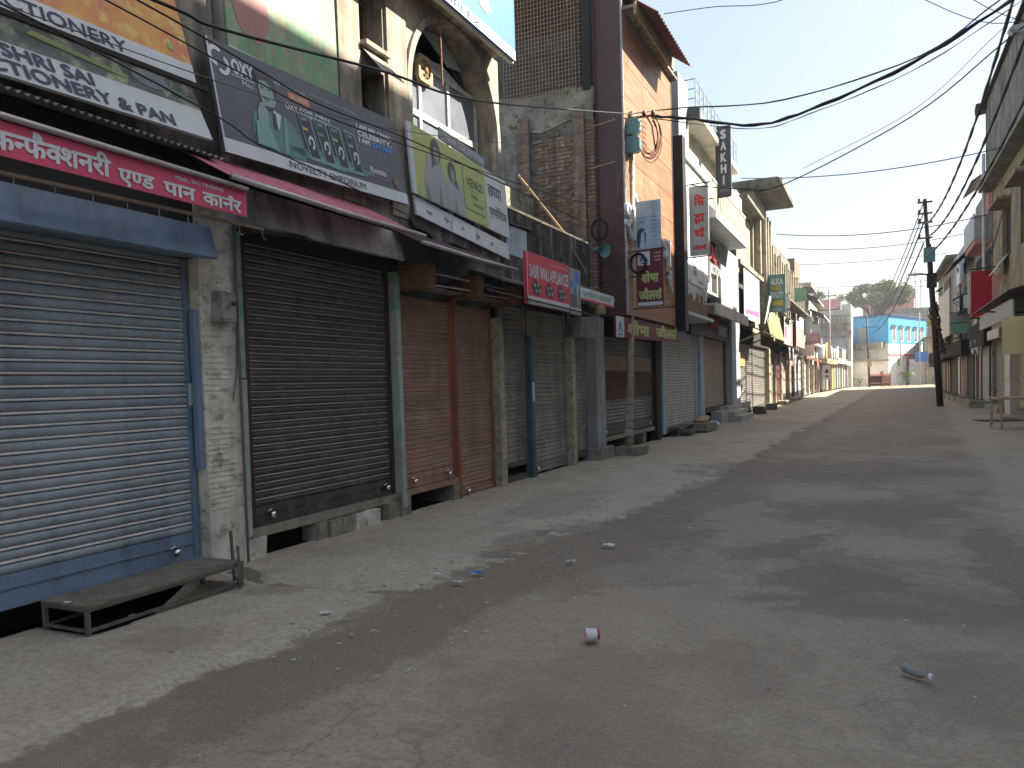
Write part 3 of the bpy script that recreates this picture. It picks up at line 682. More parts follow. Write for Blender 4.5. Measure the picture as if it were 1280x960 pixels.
for i in range(1, len(A)-2):
    def off(q, r): return (YC+(q[0]-YC)*r/RA, ZS+(q[1]-ZS)*r/RA)
    a, b_ = A[i], A[i+1]
    if i == len(A)-2: break
    o1, o2 = off(a, RA+.09), off(b_, RA+.09)
    m_.quad((-4.96,a[0],a[1]),(-4.96,b_[0],b_[1]),(-4.96,o2[0],o2[1]),(-4.96,o1[0],o1[1]))
    m_.quad((-4.96,o1[0],o1[1]),(-4.96,o2[0],o2[1]),(-5.0,o2[0],o2[1]),(-5.0,o1[0],o1[1]))
    m_.quad((-4.96,a[0],a[1]),(-4.96,b_[0],b_[1]),(-5.0,b_[0],b_[1]),(-5.0,a[0],a[1]))
m_.box(-5.0,-4.96,YC-RA-.09,YC-RA,3.6,ZS).box(-5.0,-4.96,YC+RA,YC+RA+.09,3.6,ZS)
m_.ob('arch_rim', 'plaster_old', b2)
# arched window: grid of frames and panes
fr = MB(); XW = -5.30
ysl = [7.96, 8.62, 9.35, 10.16]
box('window_back', 'near_black', b2, -5.349, -5.34, 7.96, 10.16, 3.6, 6.15)
for y in ysl[0:]: fr.box(XW-.02,XW+.04,y-.03,y+.03,3.6,5.72)
fr.box(XW-.02,XW+.036,7.96,10.16,4.98,5.06).box(XW-.02,XW+.036,7.96,10.16,5.66,5.72).box(XW-.02,XW+.036,7.96,10.16,4.2,4.27)
wf = fr.ob('window', 'window_frame', b2, label='arched window with cream frames and dusty panes')
for i in range(3):
    for za_, zb_ in ((4.27,4.98),(5.06,5.66)):
        box('pane', 'glass_dusty', wf, XW, XW+.012, ysl[i]+.03, ysl[i+1]-.03, za_, zb_)
pl_ = MB(); pl_.quad(*[(XW+.02, YC-(RA-.02)*math.cos(t), ZS+(RA-.02)*math.sin(t)) for t in [PI*.72, PI*.62, PI*.5, PI*.38, PI*.31]] , (XW+.02,YC+.78,5.72),(XW+.02,YC-.78,5.72))
pl_.ob('tympanum', 'grey_wall', wf)
f_ = thing('exhaust_fan', 'square tan exhaust fan housing with rounded corners in the arched window', 'exhaust fan', (-5.25, 8.68, 5.60))
ring = []; N = 28
def rrect(cy, cz, a, r, x): 
    P = []
    for q in range(4):
        for k in range(6):
            t = PI/2*q+PI/2*k/5; P.append((x, cy+(a-r)*(1 if q in (0,3) else -1)+r*math.cos(t), cz+(a-r)*(1 if q in (0,1) else -1)+r*math.sin(t)))
    return P
o_, i_ = rrect(8.68,5.60,.17,.06,-5.20), [(-5.20, 8.68+.125*math.cos(PI/2*q+PI/2*k/5), 5.60+.125*math.sin(PI/2*q+PI/2*k/5)) for q in range(4) for k in range(6)]
m_ = MB()
for k in range(24):
    k2 = (k+1) % 24; m_.quad(o_[k], o_[k2], i_[k2], i_[k])
    m_.quad(o_[k], o_[k2], (-5.26,*o_[k2][1:]), (-5.26,*o_[k][1:])); m_.quad(i_[k], i_[k2], (-5.26,*i_[k2][1:]), (-5.26,*i_[k][1:]))
m_.ob('housing', 'fan_tan', f_)
for k in range(5):
    a = 2*PI*k/5; c_, s_ = math.cos(a), math.sin(a)
    MB().quad((-5.2,8.68+.03*c_,5.60+.03*s_),(-5.23,8.68+.105*math.cos(a-.35),5.60+.105*math.sin(a-.35)),(-5.19,8.68+.105*math.cos(a+.35),5.60+.105*math.sin(a+.35))).ob('blade', 'fan_tan', f_)
MB().tube([(-5.24,8.68,5.60),(-5.18,8.68,5.60)], .035, 10).ob('hub', 'rusty_iron', f_)
MB().tube([(-4.9,8.55,6.15),(-4.9,8.57,5.3)], .014, 8).ob('hanging_pole', 'rusty_iron', b2)
# roof slab with fascia
box('roof_slab', 'arch_plaster', b2, -12.3, -4.72, 5.03, 10.22, 6.27, 6.38)
box('roof_slab_edge', 'cream_wall', b2, -4.72, -4.66, 5.03, 10.22, 6.12, 6.38)
# blue billboard standing on the slab edge
s = new_board('rooftop_billboard', 'bright blue billboard with pale yellow capitals on the arched building roof', 'billboard', (-4.62, 8, 6.2))
p = Panel((-4.62, 3.2, 6.14), (0, 7.0, 0), (0, 0, 1.6), .05); p.body('ink_sky', s); W, H = p.W, p.H
p.rect(0, 0, W, .14, 'ink_white', s, 'name_band', 1)
p.text('BANARSI COMPLEX', 3.0, .025, .085, 'ink_navy', s, a1=5.95, bold=.01)
p.text('INDIA', 2.2, .36, .75, 'ink_yellow2', s, a1=6.25, bold=.04)

# ---- boards of building 2
s = new_board('billboard', 'big slate grey OXY billboard with a man in a teal suit', 'billboard', (-4.8, 6.1, 3.5))
p = Panel((-4.80, 4.79, 3.49), (0, 2.74, .11), (-.15, -.02, .96)); p.body('ink_grey', s); W, H = p.W, p.H
p.rect(0, 0, W, .125, 'ink_offwhite', s, 'name_band', 1)
p.text('NOVELTY EMPORIUM', .78, .03, .065, 'ink_black', s, a1=1.94, bold=.0)
p.polys([[(0,0),(.018,0),(.018,H),(0,H)]], 'ink_offwhite', s, 'edge', 2)
# logo
p.polys([[(.08+.09*math.cos(t), .83+.09*math.sin(t)) for t in [a*PI/8 for a in range(2,13)]] + [(.08+.05*math.cos(t), .83+.05*math.sin(t)) for t in [a*PI/8 for a in range(12,1,-1)]],
         [(.14+.08*math.cos(t), .77+.09*math.sin(t)) for t in [a*PI/8 for a in range(-6,4)]] + [(.14+.045*math.cos(t), .77+.05*math.sin(t)) for t in [a*PI/8 for a in range(3,-7,-1)]]], 'ink_white', s, 'logo', 3)
p.text('OXY', .24, .74, .12, 'ink_white', s, a1=.50, bold=.03)
p.rect(.22,.715,.5,.722,'ink_white', s, 'underline', 3); p.text('Men', .34, .655, .045, 'ink_offwhite', s, a1=.47)
p.text('Complete Men\'s Care', .56, .80, .035, 'ink_offwhite', s, a1=1.18); p.text('LATEST EDITION FOR MEN', 1.25, .83, .028, 'ink_photo2', s, a1=2.0)
p.rect(.93,.70,1.22,.775,'ink_orange2', s, 'tag', 2); p.text('ALL NEW', .96, .718, .038, 'ink_paper', s, a1=1.19, bold=.02)
p.text('OXY', .86, .60, .06, 'ink_white', s, a1=1.03, bold=.02); p.text('FOR MEN', 1.06, .63, .03, 'ink_white', s, a1=1.5, bold=.02); p.text('SHAVING CREAM', 1.06, .585, .03, 'ink_white', s, a1=1.5, bold=.02)
# man: suit, hand, head, hair, collar, tie
p.polys([[(.40,.15),(.38,.30),(.42,.45),(.50,.50),(.62,.53),(.78,.52),(.90,.46),(1.00,.36),(1.04,.22),(1.03,.13)]], 'ink_teal', s, 'picture_suit', 2)
p.polys([[(.68,.53),(.77,.50),(.72,.36),(.66,.42)]], 'ink_white', s, 'picture_collar', 4)
p.polys([[(.665,.50),(.70,.50),(.70,.38),(.67,.33),(.65,.39)]], 'ink_navy', s, 'picture_tie', 5)
p.polys([[(.55,.58),(.53,.70),(.55,.78),(.62,.81),(.71,.79),(.74,.70),(.73,.60),(.68,.53),(.60,.52)]], 'ink_skin', s, 'picture_face', 4)
p.polys([[(.50,.83),(.53,.74),(.56,.77),(.64,.78),(.70,.74),(.73,.62),(.765,.70),(.76,.80),(.70,.86),(.60,.875),(.53,.865)]], 'ink_charcoal', s, 'picture_hair', 5)
p.polys([[(.555,.705),(.60,.70),(.60,.712),(.555,.718)],[(.64,.70),(.69,.705),(.69,.717),(.64,.712)],[(.58,.605),(.64,.60),(.64,.61),(.58,.617)],[(.56,.53),(.60,.505),(.67,.52),(.70,.56),(.66,.545),(.60,.545)]], 'ink_charcoal', s, 'picture_features', 6)
p.polys([[(.45,.30),(.47,.48),(.52,.56),(.60,.575),(.645,.55),(.60,.52),(.59,.40),(.56,.27)]], 'ink_skin', s, 'picture_hand', 6)
p.polys([[(.40,.16),(.42,.36),(.52,.42),(.60,.32),(.66,.15)]], 'ink_teal2', s, 'picture_sleeve', 7)
p.polys([[(.80,.15),(.84,.5),(.81,.5),(.74,.15)]], 'ink_teal2', s, 'picture_lapel', 4)
# product tubes with splash
p.polys([blob(1.5,.22,.62,.07,22,.25)], 'ink_teal', s, 'picture_splash', 2); p.polys([blob(1.55,.20,.42,.035,20,.3)], 'ink_teal2', s, 'picture_splash', 3)
for i, (x, t_) in enumerate([(1.02,.04),(1.25,.03),(1.47,.03),(1.72,.02)]):
    b0 = .17-i*.0; hh = .44
    p.polys([[(x-.015,b0+hh),(x+.17,b0+hh-.01),(x+.20+t_,b0),(x+.04+t_,b0)]], 'ink_teal2', s, 'picture_tube', 4)
    p.polys([[(x+.0,b0+hh-.015),(x+.155,b0+hh-.025),(x+.185+t_,b0+.03),(x+.055+t_,b0+.03)]], 'ink_dark', s, 'picture_tube', 5)
    p.text('OXY', x+.03, b0+.37, .03, 'ink_offwhite', s, a1=x+.12, lay=6)
    cx, cy = x+.13, b0+.17
    p.polys([[(cx+.045*math.cos(a*PI/6), cy+.07*math.sin(a*PI/6)) for a in range(-3,8)] + [(cx+.025*math.cos(a*PI/6), cy+.04*math.sin(a*PI/6)) for a in range(7,-4,-1)]], 'ink_offwhite', s, 'picture_logo', 6)
    p.polys([[(x+.03,b0+.28),(x+.10,b0+.275),(x+.10,b0+.30),(x+.03,b0+.305)]], ['ink_yellow','ink_teal2','ink_lime','ink_photo2'][i], s, 'picture_label', 6)
for i, t_ in enumerate(['I AM MY OWN', 'CELEBRITY.', 'I AM', ]):
    p.text(t_, 1.96, .695-.075*i, .055, 'ink_white', s, a1=[2.58,2.58,2.16][i], bold=.03)
p.text('OXY MAN', 2.19, .545, .055, 'ink_blue', s, a1=2.58, bold=.03)
p.text('Romio', 2.08, .25, .065, 'ink_white', s, a1=2.38, bold=.02); p.text('Personal Care', 2.10, .205, .022, 'ink_orange2', s, a1=2.4)
p.polys([blob(2.56,.22,.07,.06,18)], 'ink_brown', s, 'seal', 3)
s = new_board('poster_board', 'faded green festival poster behind the top edge of the OXY billboard', 'poster', (-4.97, 5.8, 4.4))
p = Panel((-4.97, 5.05, 4.36), (0, 1.50, 0), (0, -.03, 1.3), .02); p.body('print_festival', s); W, H = p.W, p.H
p.rect(0,0,W,.13,'ink_paper', s, 'name_band', 1); p.text('NOVELTY EMPORIUM', .1, .04, .05, 'ink_black', s, a1=.75); p.text('JEWELLERY', 1.0, .04, .05, 'ink_photo', s, a1=1.45)
p.poly(blob(.30,.52,.22,.26,18,.05), 'ink_posterred', s, 'picture', 2)
s = new_board('signboard', 'yellow green VENUS signboard with two women under the arched window', 'signboard', (-4.85, 9, 3.6))
p = Panel((-4.85, 7.72, 3.79), (0, 2.60, -.12), (-.03, -.05, .82)); p.body('ink_offwhite', s); W, H = p.W, p.H
p.rect(.09,0,1.93,H,'ink_lime', s, 'picture_ground', 1); 
p.polys([[(.3,0),(.28,.25),(.38,.52),(.50,.56),(.62,.56),(.74,.50),(.80,.3),(.78,0)],[(.82,0),(.80,.28),(.88,.40),(1.0,.42),(1.14,.42),(1.25,.32),(1.28,0)]], 'ink_photo2', s, 'picture_dress', 3)
p.polys([blob(.60,.64,.12,.15,16,.03), [(.50,.62),(.48,.40),(.56,.48)], blob(.98,.50,.10,.13,16,.03), [(1.06,.5),(1.12,.3),(1.02,.36)]], 'ink_photo3', s, 'picture_hair', 4)
p.polys([blob(.61,.60,.07,.10,14), blob(.99,.46,.06,.085,14)], 'ink_shade', s, 'picture_face', 5)
p.polys([[(.3,0),(.34,.2),(.40,0)],[(.60,.0),(.64,.3),(.68,0)],[(1.0,0),(1.02,.2),(1.06,0)]], 'ink_photo', s, 'picture_fold', 4)
p.polys([[(1.30,.12),(1.84,.12),(1.88,.18),(1.88,.66),(1.82,.72),(1.32,.72),(1.27,.66),(1.27,.18)]], 'ink_green', s, 'box', 2)
p.polys([[(1.32,.14),(1.83,.14),(1.865,.19),(1.865,.65),(1.81,.705),(1.33,.705),(1.285,.66),(1.285,.19)]], 'ink_lime', s, 'box', 3)
p.text('VENUS', 1.36, .44, .12, 'ink_navy', s, a1=1.82, lay=5); p.rect(1.34,.40,1.6,.405,'ink_greendark', s, 'rule', 5)
p.text('Tailor', 1.45, .30, .06, 'ink_greendark', s, a1=1.66, lay=5); p.text('and Boutique', 1.50, .21, .05, 'ink_greendark', s, a1=1.80, lay=5)
p.text('\u091b\u093e\u092f\u093e', 2.0, .48, .18, 'ink_black', s, a1=2.42, lay=3, cap=.75); p.text('\u090f\u092e\u094d\u092a\u094b\u0930\u093f\u092f\u092e', 2.0, .20, .14, 'ink_black', s, a1=2.54, lay=3, cap=.75)
s = new_board('signboard', 'thin whitewashed board with black scribbles hanging under the VENUS sign', 'signboard', (-4.88, 9, 3.4))
p = Panel((-4.86, 7.80, 3.55), (0, 2.52, -.19), (-.03, 0, .23)); p.body('ink_white', s)
p.polys([blob(.3+i*.42, .1+.02*math.sin(i*7), .06*(1+.6*math.sin(i*3)), .03, 11, .5) for i in range(5)] + [[(.8,.03),(.85,.17),(.87,.16),(.83,.02)],[(1.5,.05),(1.53,.18),(1.54,.18),(1.52,.04)]], 'ink_photo', s, 'print', 2)
s = new_board('signboard', 'narrow grey strip sign tilted above the VENUS board', 'signboard', (-4.9, 9.2, 4.55))
p = Panel((-4.90, 8.45, 4.62), (0, 1.22, -.08), (0, .0, .14), .02); p.body('ink_shade', s); p.text('NEW COLLECTION', .15, .03, .07, 'ink_offwhite', s, a1=1.15, bold=.02)
# torn sheet metal under venus
m_ = MB().prism([(-4.9,7.72,3.5),(-4.9,7.78,3.42),(-4.88,8.1,3.38),(-4.89,8.3,3.28),(-4.9,8.7,3.36),(-4.9,9.6,3.30),(-4.9,10.2,3.27),(-4.9,10.25,3.42),(-4.9,7.8,3.62)], (-.01,0,0)); m_.ob('torn_sheet', 'mould_wall', b2)
# rolled awnings
def awning(name, label, y0, y1, xo, zo, xi, zi, cloth, pipe=True, drop=.06, sag=.02):
    t = thing(name, label, 'awning', ((xo+xi)/2, (y0+y1)/2, zo))
    m_ = MB(); n = 14; k = 5
    P = [[(xi+(xo-xi)*j/k, y0+(y1-y0)*i/n, zi+(zo-zi)*j/k - sag*math.sin(PI*i/n*3)*math.sin(PI*j/k)+random.uniform(-.005,.005)) for j in range(k+1)] for i in range(n+1)]
    for i in range(n):
        for j in range(k): m_.quad(P[i][j], P[i][j+1], P[i+1][j+1], P[i+1][j])
        if drop:
            a, c = P[i][k], P[i+1][k]; m_.quad(a, (a[0]+.004,a[1],a[2]-drop-.01*(i % 2)), (c[0]+.004,c[1],c[2]-drop-.01*((i+1) % 2)), c)
    m_.ob('cloth', cloth, t, smooth=True)
    if pipe: MB().tube([(xo+.01,y0-.05,zo),(xo+.01,(y0+y1)/2,zo-.012),(xo+.01,y1+.05,zo)], .022, 10).ob('pipe', 'pipe_metal', t, smooth=True)
    for y in (y0+.12, y1-.12): MB().bar((xo,y,zo-.01),(xi,y,zi-.03),.015).ob('bracket', 'rusty_iron', t)
    return t
awning('awning', 'faded maroon pink awning rolled out under the OXY billboard', 4.35, 6.93, -4.27, 3.10, -4.95, 3.47, 'pink_cloth', drop=0)
awning('awning', 'dark shop awning with a steel pipe under the VENUS board', 7.0, 9.3, -4.3, 3.04, -4.98, 3.36, 'maroon_cloth', drop=0)
# ---- 3 low shops with the mouldy parapet ----------------------------------
b3 = thing('low_shop_building', 'single storey shops with a black streaked parapet, between the arched building and the brick wall', 'building', (-5.1, 12.5, 0))
core(b3, 10.4, 14.76, 3.3)
box('terrace_slab', 'mould_wall', b3, -12.3, -5.35, 10.4, 14.7, 3.3, 3.42)
box('parapet', 'mould_wall', b3, -5.25, -5.02, 10.40, 14.22, 3.02, 4.19)
box('parapet_coping', 'cement_render', b3, -5.28, -5.0, 10.40, 14.22, 4.19, 4.23)
box('beam', 'near_black', b3, -5.35, -5.1, 10.4, 14.7, 2.74, 3.02)
box('whitewash_patch', 'pale_blue', b3, -5.0199, -5.012, 10.55, 11.3, 3.5, 3.95)
shutter(b3, 10.43, 11.22, .33, 2.76, XS, 'grey_slat', 'grey_lip', .072, 'grey_slat', rail=.14, label='narrow grey shutter left of the teal post')
shutter(b3, 11.40, 12.98, .07, 2.76, XS, 'grey_slat', 'grey_lip', .072, 'grey_slat', rail=.14, label='wide grey shutter right of the teal post', locks=[(11.6,.14)])
box('side_post', 'teal_paint', b3, -5.1, -4.98, 11.24, 11.37, .02, 2.3, label='dark teal post with a torn sticker')
box('torn_sticker', 'ink_offwhite', b3, -4.98, -4.972, 11.27, 11.35, 1.25, 1.55)
rough_box('side_post', 'beige_post', b3, -5.1, -4.96, 13.05, 13.22, 0, 2.35, .006)
shutter(b3, 13.27, 14.1, .25, 2.76, XS, 'grey_slat', 'grey_lip', .072, 'grey_slat', rail=.14)
rough_box('pier', 'grey_wall', b3, -5.3, -4.9, 14.18, 14.72, .0, 2.8, .006)
rough_box('pier_base', 'stone', b3, -5.3, -4.78, 14.02, 14.8, .0, .24, .02)
rough_box('doorstep', 'stone_dark', b3, -5.9, -5.08, 10.35, 11.2, 0, .1); rough_box('plinth_slab', 'stone_dark', b3, -5.9, -5.06, 13.2, 14.1, .12, .22)
box('plinth_slab', 'stone_dark', b3, -5.9, -5.07, 10.4, 11.24, .25, .31)
corrugated(b3, 9.25, 12.3, -5.1, 3.14, -4.5, 2.93, 'corr_old', name='corrugated_eave')
box('switch_box', 'galvanised', b3, -4.98, -4.82, 13.15, 13.95, 2.36, 2.72, label='grey metal box over the narrow shutter')
MB().tube([(-4.75,14.0,.3),(-4.78,14.05,2.9)], .012, 6).ob('drain_pipe', 'pipe_metal', b3)
# leaning bamboo stick and wires on the parapet
MB().tube([(-5.5,12.1,5.1),(-5.1,13.2,4.25),(-4.95,13.9,3.6)], [.022,.02,.014], 6).ob('bamboo_stick', 'wood_light', None, label='bent bamboo stick leaning over the mouldy parapet', cat='stick')
MB().tube([(-5.0,10.42,3.95),(-5.0,11.5,4.0)], .02, 6).ob('steel_angle', 'black_pole', b3)
# signs of building 3
s = new_board('signboard', 'red home appliances signboard with three stove pictures', 'signboard', (-4.2, 10.5, 2.6))
p = street_panel(9.44, 11.0, 2.60, 3.30, -4.2, th=.05); p.body('ink_red', s); W, H = p.W, p.H
p.rect(0,0,W,.11,'ink_offwhite', s, 'name_band', 1); p.rect(0,0,.02,H,'ink_offwhite', s, 'edge', 1)
p.text('SABIR WALI APPLIANCES', .07, .37, .17, 'ink_white', s, a1=1.52, bold=.02); p.text('HOME & KITCHEN GOODS', .85, .60, .03, 'ink_paper', s, a1=1.5)
for i in range(3):
    cx = .32+i*.46; p.polys([[(cx-.17,.25),(cx-.06,.35),(cx+.17,.27),(cx+.08,.14),(cx-.1,.15)]], 'ink_charcoal', s, 'picture_stove', 2)
    p.polys([blob(cx-.07,.27,.03,.03,10), blob(cx+.04,.28,.03,.03,10), blob(cx-.03,.19,.03,.03,10), blob(cx+.08,.2,.03,.03,10)], 'ink_photo2', s, 'picture_burner', 3)
s = new_board('signboard', 'narrow blue and grey picture panel attached to the red signboard', 'signboard', (-4.2, 11.2, 2.6))
p = street_panel(11.03, 11.50, 2.58, 3.28, -4.2, th=.05); p.body('ink_shade', s)
p.polys([blob(rr.uniform(.06,.4), rr.uniform(.3,.65), .06, .06, 9, .3) for _ in range(7)], 'ink_sky', s, 'picture', 1); p.rect(.02,.12,.42,.30,'ink_photo3', s, 'picture', 2); p.rect(.30,.15,.34,.45,'ink_paper', s, 'picture', 3); p.rect(0,0,.47,.09,'ink_offwhite', s, 'name_band', 3)
MB().bar((-4.17,8.2,2.66),(-4.17,12.2,2.62),.02).ob('support_rod', 'black_pole', s)
s = awning('awning', 'red edged cloth awning with pale band lettering by the electricity pole', 11.75, 13.45, -4.3, 3.0, -4.95, 3.38, 'corr_roof', drop=0)
p = Panel((-4.27,11.7,2.86),(0,1.72,0.0),(0,0,.2),.01); p.body('ink_white', s, 'valance'); p.rect(0,0,1.72,.03,'ink_red', s, 'trim', 1); p.text('\u0938\u0930\u094d\u0930\u093e\u092b\u093e \u091c\u094d\u0935\u0947\u0932\u0930\u094d\u0938', .1, .06, .09, 'ink_teal2', s, a1=1.5, cap=.75)
m_ = MB().tube([(-4.85,14.35,2.85),(-4.85,14.35,3.02)], .11, 12); m_.ob('tin_lamp_shade', 'fan_tan', None, label='small ochre tin shade hanging under the awning end beside the jeweller sign', cat='lamp shade')

# ---- brick side wall with grille (next building seen over the low shops) ---
b4 = thing('brick_building', 'old brick side wall with rusty grille on top, next to the brown cladding', 'building', (-5.9, 14.75, 3.4))
YB = 14.72
box('wall', 'mortar', b4, -12.3, -5.02, YB-.02, YB+.35, 3.3, 7.05)
bm_ = [MB().box(-.108,.108,-.03,.03,-.031,.031)]
for k in range(4):
    q = MB().box(-.108,.108,-.03,.03,-.031,.031); q.v = [tuple(c+random.uniform(-.004,.004) for c in v) for v in q.v]
    me = bpy.data.meshes.new('brick'); me.from_pydata(q.v, [], q.f); me.materials.append(MT['brick']); bm_.append(me)
bm_ = bm_[1:]; cnt = 0; stuff = MB()
def put_brick(x, y, z, rz=0, sx=1.0):
    global cnt
    o = bpy.data.objects.new('brick', bm_[cnt % 4]); cnt += 1
    C.objects.link(o); o.parent = b4; o.location = Vector((x, y, z)) - wl(b4); o.rotation_euler = (random.uniform(-.02,.02), random.uniform(-.015,.015), rz+random.uniform(-.02,.02)); o.scale.x = sx
def brick_area(x0, x1, z0, z1, y, keep, indiv=True):
    r = 0; z = z0
    while z < z1:
        x = x0 + (.11 if r % 2 else 0)
        while x < x1:
            if keep(x, z) and random.random() > .025:
                if indiv and cnt < 290: put_brick(x+.11, y+random.uniform(-.012,.008), z+.03)
                else:
                    d = random.uniform(-.01,.01); stuff.box(x+.003,x+.218,y-.03+d,y+.03,z,z+.062)
            x += .232
        z += .078; r += 1
top_edge = lambda x: 6.55 + .25*mn.noise(Vector((x*2.1, 0, 1)))
brick_area(-6.30, -5.40, 4.25, 6.7, YB-.005, lambda x, z: x+.2 < -5.36 and z < top_edge(x)-.05)
# piers: brick with their street side catching the sun
for (px0, px1, zt) in ((-6.62,-6.36,6.95),(-5.40,-5.17,6.98)):
    z = 4.25
    while z < zt-.1:
        r = int(z/.078) % 2
        put_brick((px0+px1)/2, YB-.10, z+.03, 0, 1.08) if cnt < 298 else stuff.box(px0+.012,px1-.005,YB-.14,YB-.07,z,z+.062)
        z += .078
    box('brick_pier', 'mortar', b4, px0+.01, px1-.008, YB-.128, YB+.02, 3.4, zt)
z = 3.0
while z < 7.0:
    stuff.box(-5.16,-5.0,YB-.045,YB+.1,z,z+.064); z += .078
for zz in range(30):
    for xx in range(6):
        z = 4.3+zz*.078; x = -7.9+xx*.232
        if z < 5.7 and x < -6.7: stuff.box(x,x+.215,YB-.02,YB+.03,z,z+.062)
stuff.ob('brick_courses', 'brick', b4, kind='stuff')
m_ = MB(); m_.prism([(-7.2,YB-.05,7.5),(-7.2,YB-.05,6.6),(-6.6,YB-.05,6.72),(-6.1,YB-.05,6.62),(-5.5,YB-.05,6.78),(-5.0,YB-.05,6.72),(-5.0,YB-.05,7.36),(-5.6,YB-.05,7.42),(-6.3,YB-.05,7.38)], (0,.35,0)); m_.ob('plaster_band', 'cement_render', b4)
m_ = MB(); m_.prism([(-9,YB-.06,6.7),(-9,YB-.06,4.9),(-6.95,YB-.06,4.95),(-6.64,YB-.06,5.6),(-6.64,YB-.06,6.7)], (0,.06,0)); m_.ob('plaster_patch', 'plaster_old', b4)
# low wall running towards the camera on the terrace
tw = thing('terrace_wall', 'sunlit old cement wall with a square opening behind the mouldy parapet', 'wall', (-6.35, 13, 3.4))
m_ = MB(); gridwall(m_, -6.3, 10.9, 14.6, 3.42, 5.25, [(13.2,14.1,3.9,4.75)], .25); m_.box(-6.55,-6.3,10.9,14.6,5.25,5.3); m_.ob('wall', 'cement_render', tw)
box('opening_back', 'near_black', tw, -6.62, -6.555, 10.9, 14.6, 3.42, 5.3)
# rebar grille
gr_ = MB(); x = -6.92
while x < -5.2: gr_.tube([(x,YB-.06,7.3),(x+random.uniform(-.01,.01),YB-.06,10.8)], .0075, 4, False); x += .072
z = 7.42
while z < 10.8: gr_.tube([(-6.95,YB-.05,z),(-5.15,YB-.05,z+random.uniform(-.012,.012))], .0075, 4, False); z += .085
g_ = gr_.ob('rebar_grille', 'rebar', b4, kind='stuff')
gs = MB(); y = YB-.06
while y > 10.9: y -= .11; 
for i in range(24): gs.tube([(-6.95,YB-.06-i*.1,7.35),(-6.95,YB-.06-i*.1,8.6 if i > 2 else 10.8)], .006, 4, False)
box('corner_post', 'near_black', b4, -5.2, -5.03, YB-.08, YB+.12, 7.3, 11.0)
MB().bar((-5.32,YB-.04,7.3),(-5.3,YB-.04,11),.03).ob('corner_bar', 'black_pole', b4)
box('room_back', 'brown_metal', b4, -9, -5.05, YB+2.4, YB+2.5, 7.0, 11.2)
box('room_floor', 'cement_render', b4, -12.3, -5.05, YB+.35, YB+5, 6.9, 7.05)
box('room_roof', 'rusty_iron', b4, -9, -5.0, YB, YB+2.5, 10.9, 11.0)
rough_box('inner_pier', 'plaster_old', b4, -6.05, -5.8, YB+1.2, YB+1.5, 7.0, 8.9, .02)
rough_box('inner_wall', 'brick', b4, -6.4, -5.3, YB+1.5, YB+1.7, 7.0, 7.9, .02)
box('pale_sheet', 'white_wall', b4, -5.62, -5.34, YB+.9, YB+.95, 7.0, 8.1)
box('inner_wall', 'brown_metal', b4, -5.32, -5.22, YB+.16, YB+2.4, 7.06, 10.89)  # side wall added to keep the sun out of the grille room
box('sky_glimpse_panel', 'ink_sky', b4, -6.9, -6.15, YB+.8, YB+.85, 7.3, 7.75)  # blue panel added to stand in for a glimpse of sky
box('gap_wall', 'near_black', b4, -12.3, -5.36, YB+.35, YB+2.4, 0.0, 6.9)
for (z, l) in ((6.55,.45),(5.75,.45)):
    MB().tube([(-5.05,YB-.1,z),(-4.55,YB-.12,z+.05)], .012, 6).ob('steel_stub', 'rebar', b4)
# old loudspeaker horn and coil hanging on the brick corner
hn = thing('loudspeaker_horn', 'old dark horn loudspeaker fixed to the brick corner beside the brown cladding', 'loudspeaker', (-4.95,14.5,4.1))
MB().tube([(-5.0,14.5,4.12),(-4.85,14.42,4.1),(-4.72,14.34,4.08)], [.03,.06,.15], 14, False).ob('horn', 'box_teal', hn, smooth=True)
MB().tube([(-4.85+.16*math.cos(t), 14.45, 4.5+.2*math.sin(t)) for t in [2*PI*i/20 for i in range(21)]], .03, 6).ob('cable_coil', 'cable_black', None, label='black coil of cable hung on the brick corner above the horn', cat='cable')

# ---- 5 jeweller with brown and wood cladding -------------------------------
b5 = thing('wood_clad_building', 'tall jeweller building with brown side panel and wood grain cladding', 'building', (-5, 17, 0))
core(b5, 14.8, 19.45, 8.6)
XF = -4.42
box('side_cladding', 'brown_clad', b5, -5.03, XF-.03, 14.80, 14.86, 2.84, 10.6)
box('corner_trim', 'galvanised', b5, XF-.03, XF+.005, 14.795, 14.86, 2.84, 10.6)
box('side_seam', 'near_black', b5, -4.97, -4.955, 14.795, 14.802, 2.84, 10.6)
box('cladding_core', 'near_black', b5, -5.35, XF-.03, 14.86, 18.75, 2.80, 8.95)
ycol = [14.86, 16.2, 17.5, 18.75]; zrow = [2.84,3.46,4.08,4.70,5.32,5.94,6.56,7.18,7.80,8.42,8.95]
for i in range(3):
    for j in range(10):
        box('wood_panel', 'wood_clad', b5, XF-.03, XF+random.uniform(-.001,.001), ycol[i]+.007, ycol[i+1]-.007, zrow[j]+.006, zrow[j+1]-.006)
box('end_trim', 'brown_clad', b5, -5.0, XF+.01, 18.75, 18.8, 2.84, 8.95)
# eave: soffit, fascia and folded metal sheet
box('soffit', 'plaster_old', b5, -5.0, -4.2, 14.87, 18.0, 8.78, 8.84); box('soffit', 'plaster_old', b5, -5.35, -4.30, 18.0, 18.95, 8.78, 8.84)
box('fascia', 'wood_light', b5, -4.2, -4.15, 14.9, 18.0, 8.66, 8.9)
corrugated(b5, 14.95, 17.9, -4.9, 9.5, -3.74, 8.62, 'corr_roof', name='roof_sheet', amp=.02, wl_=.16)
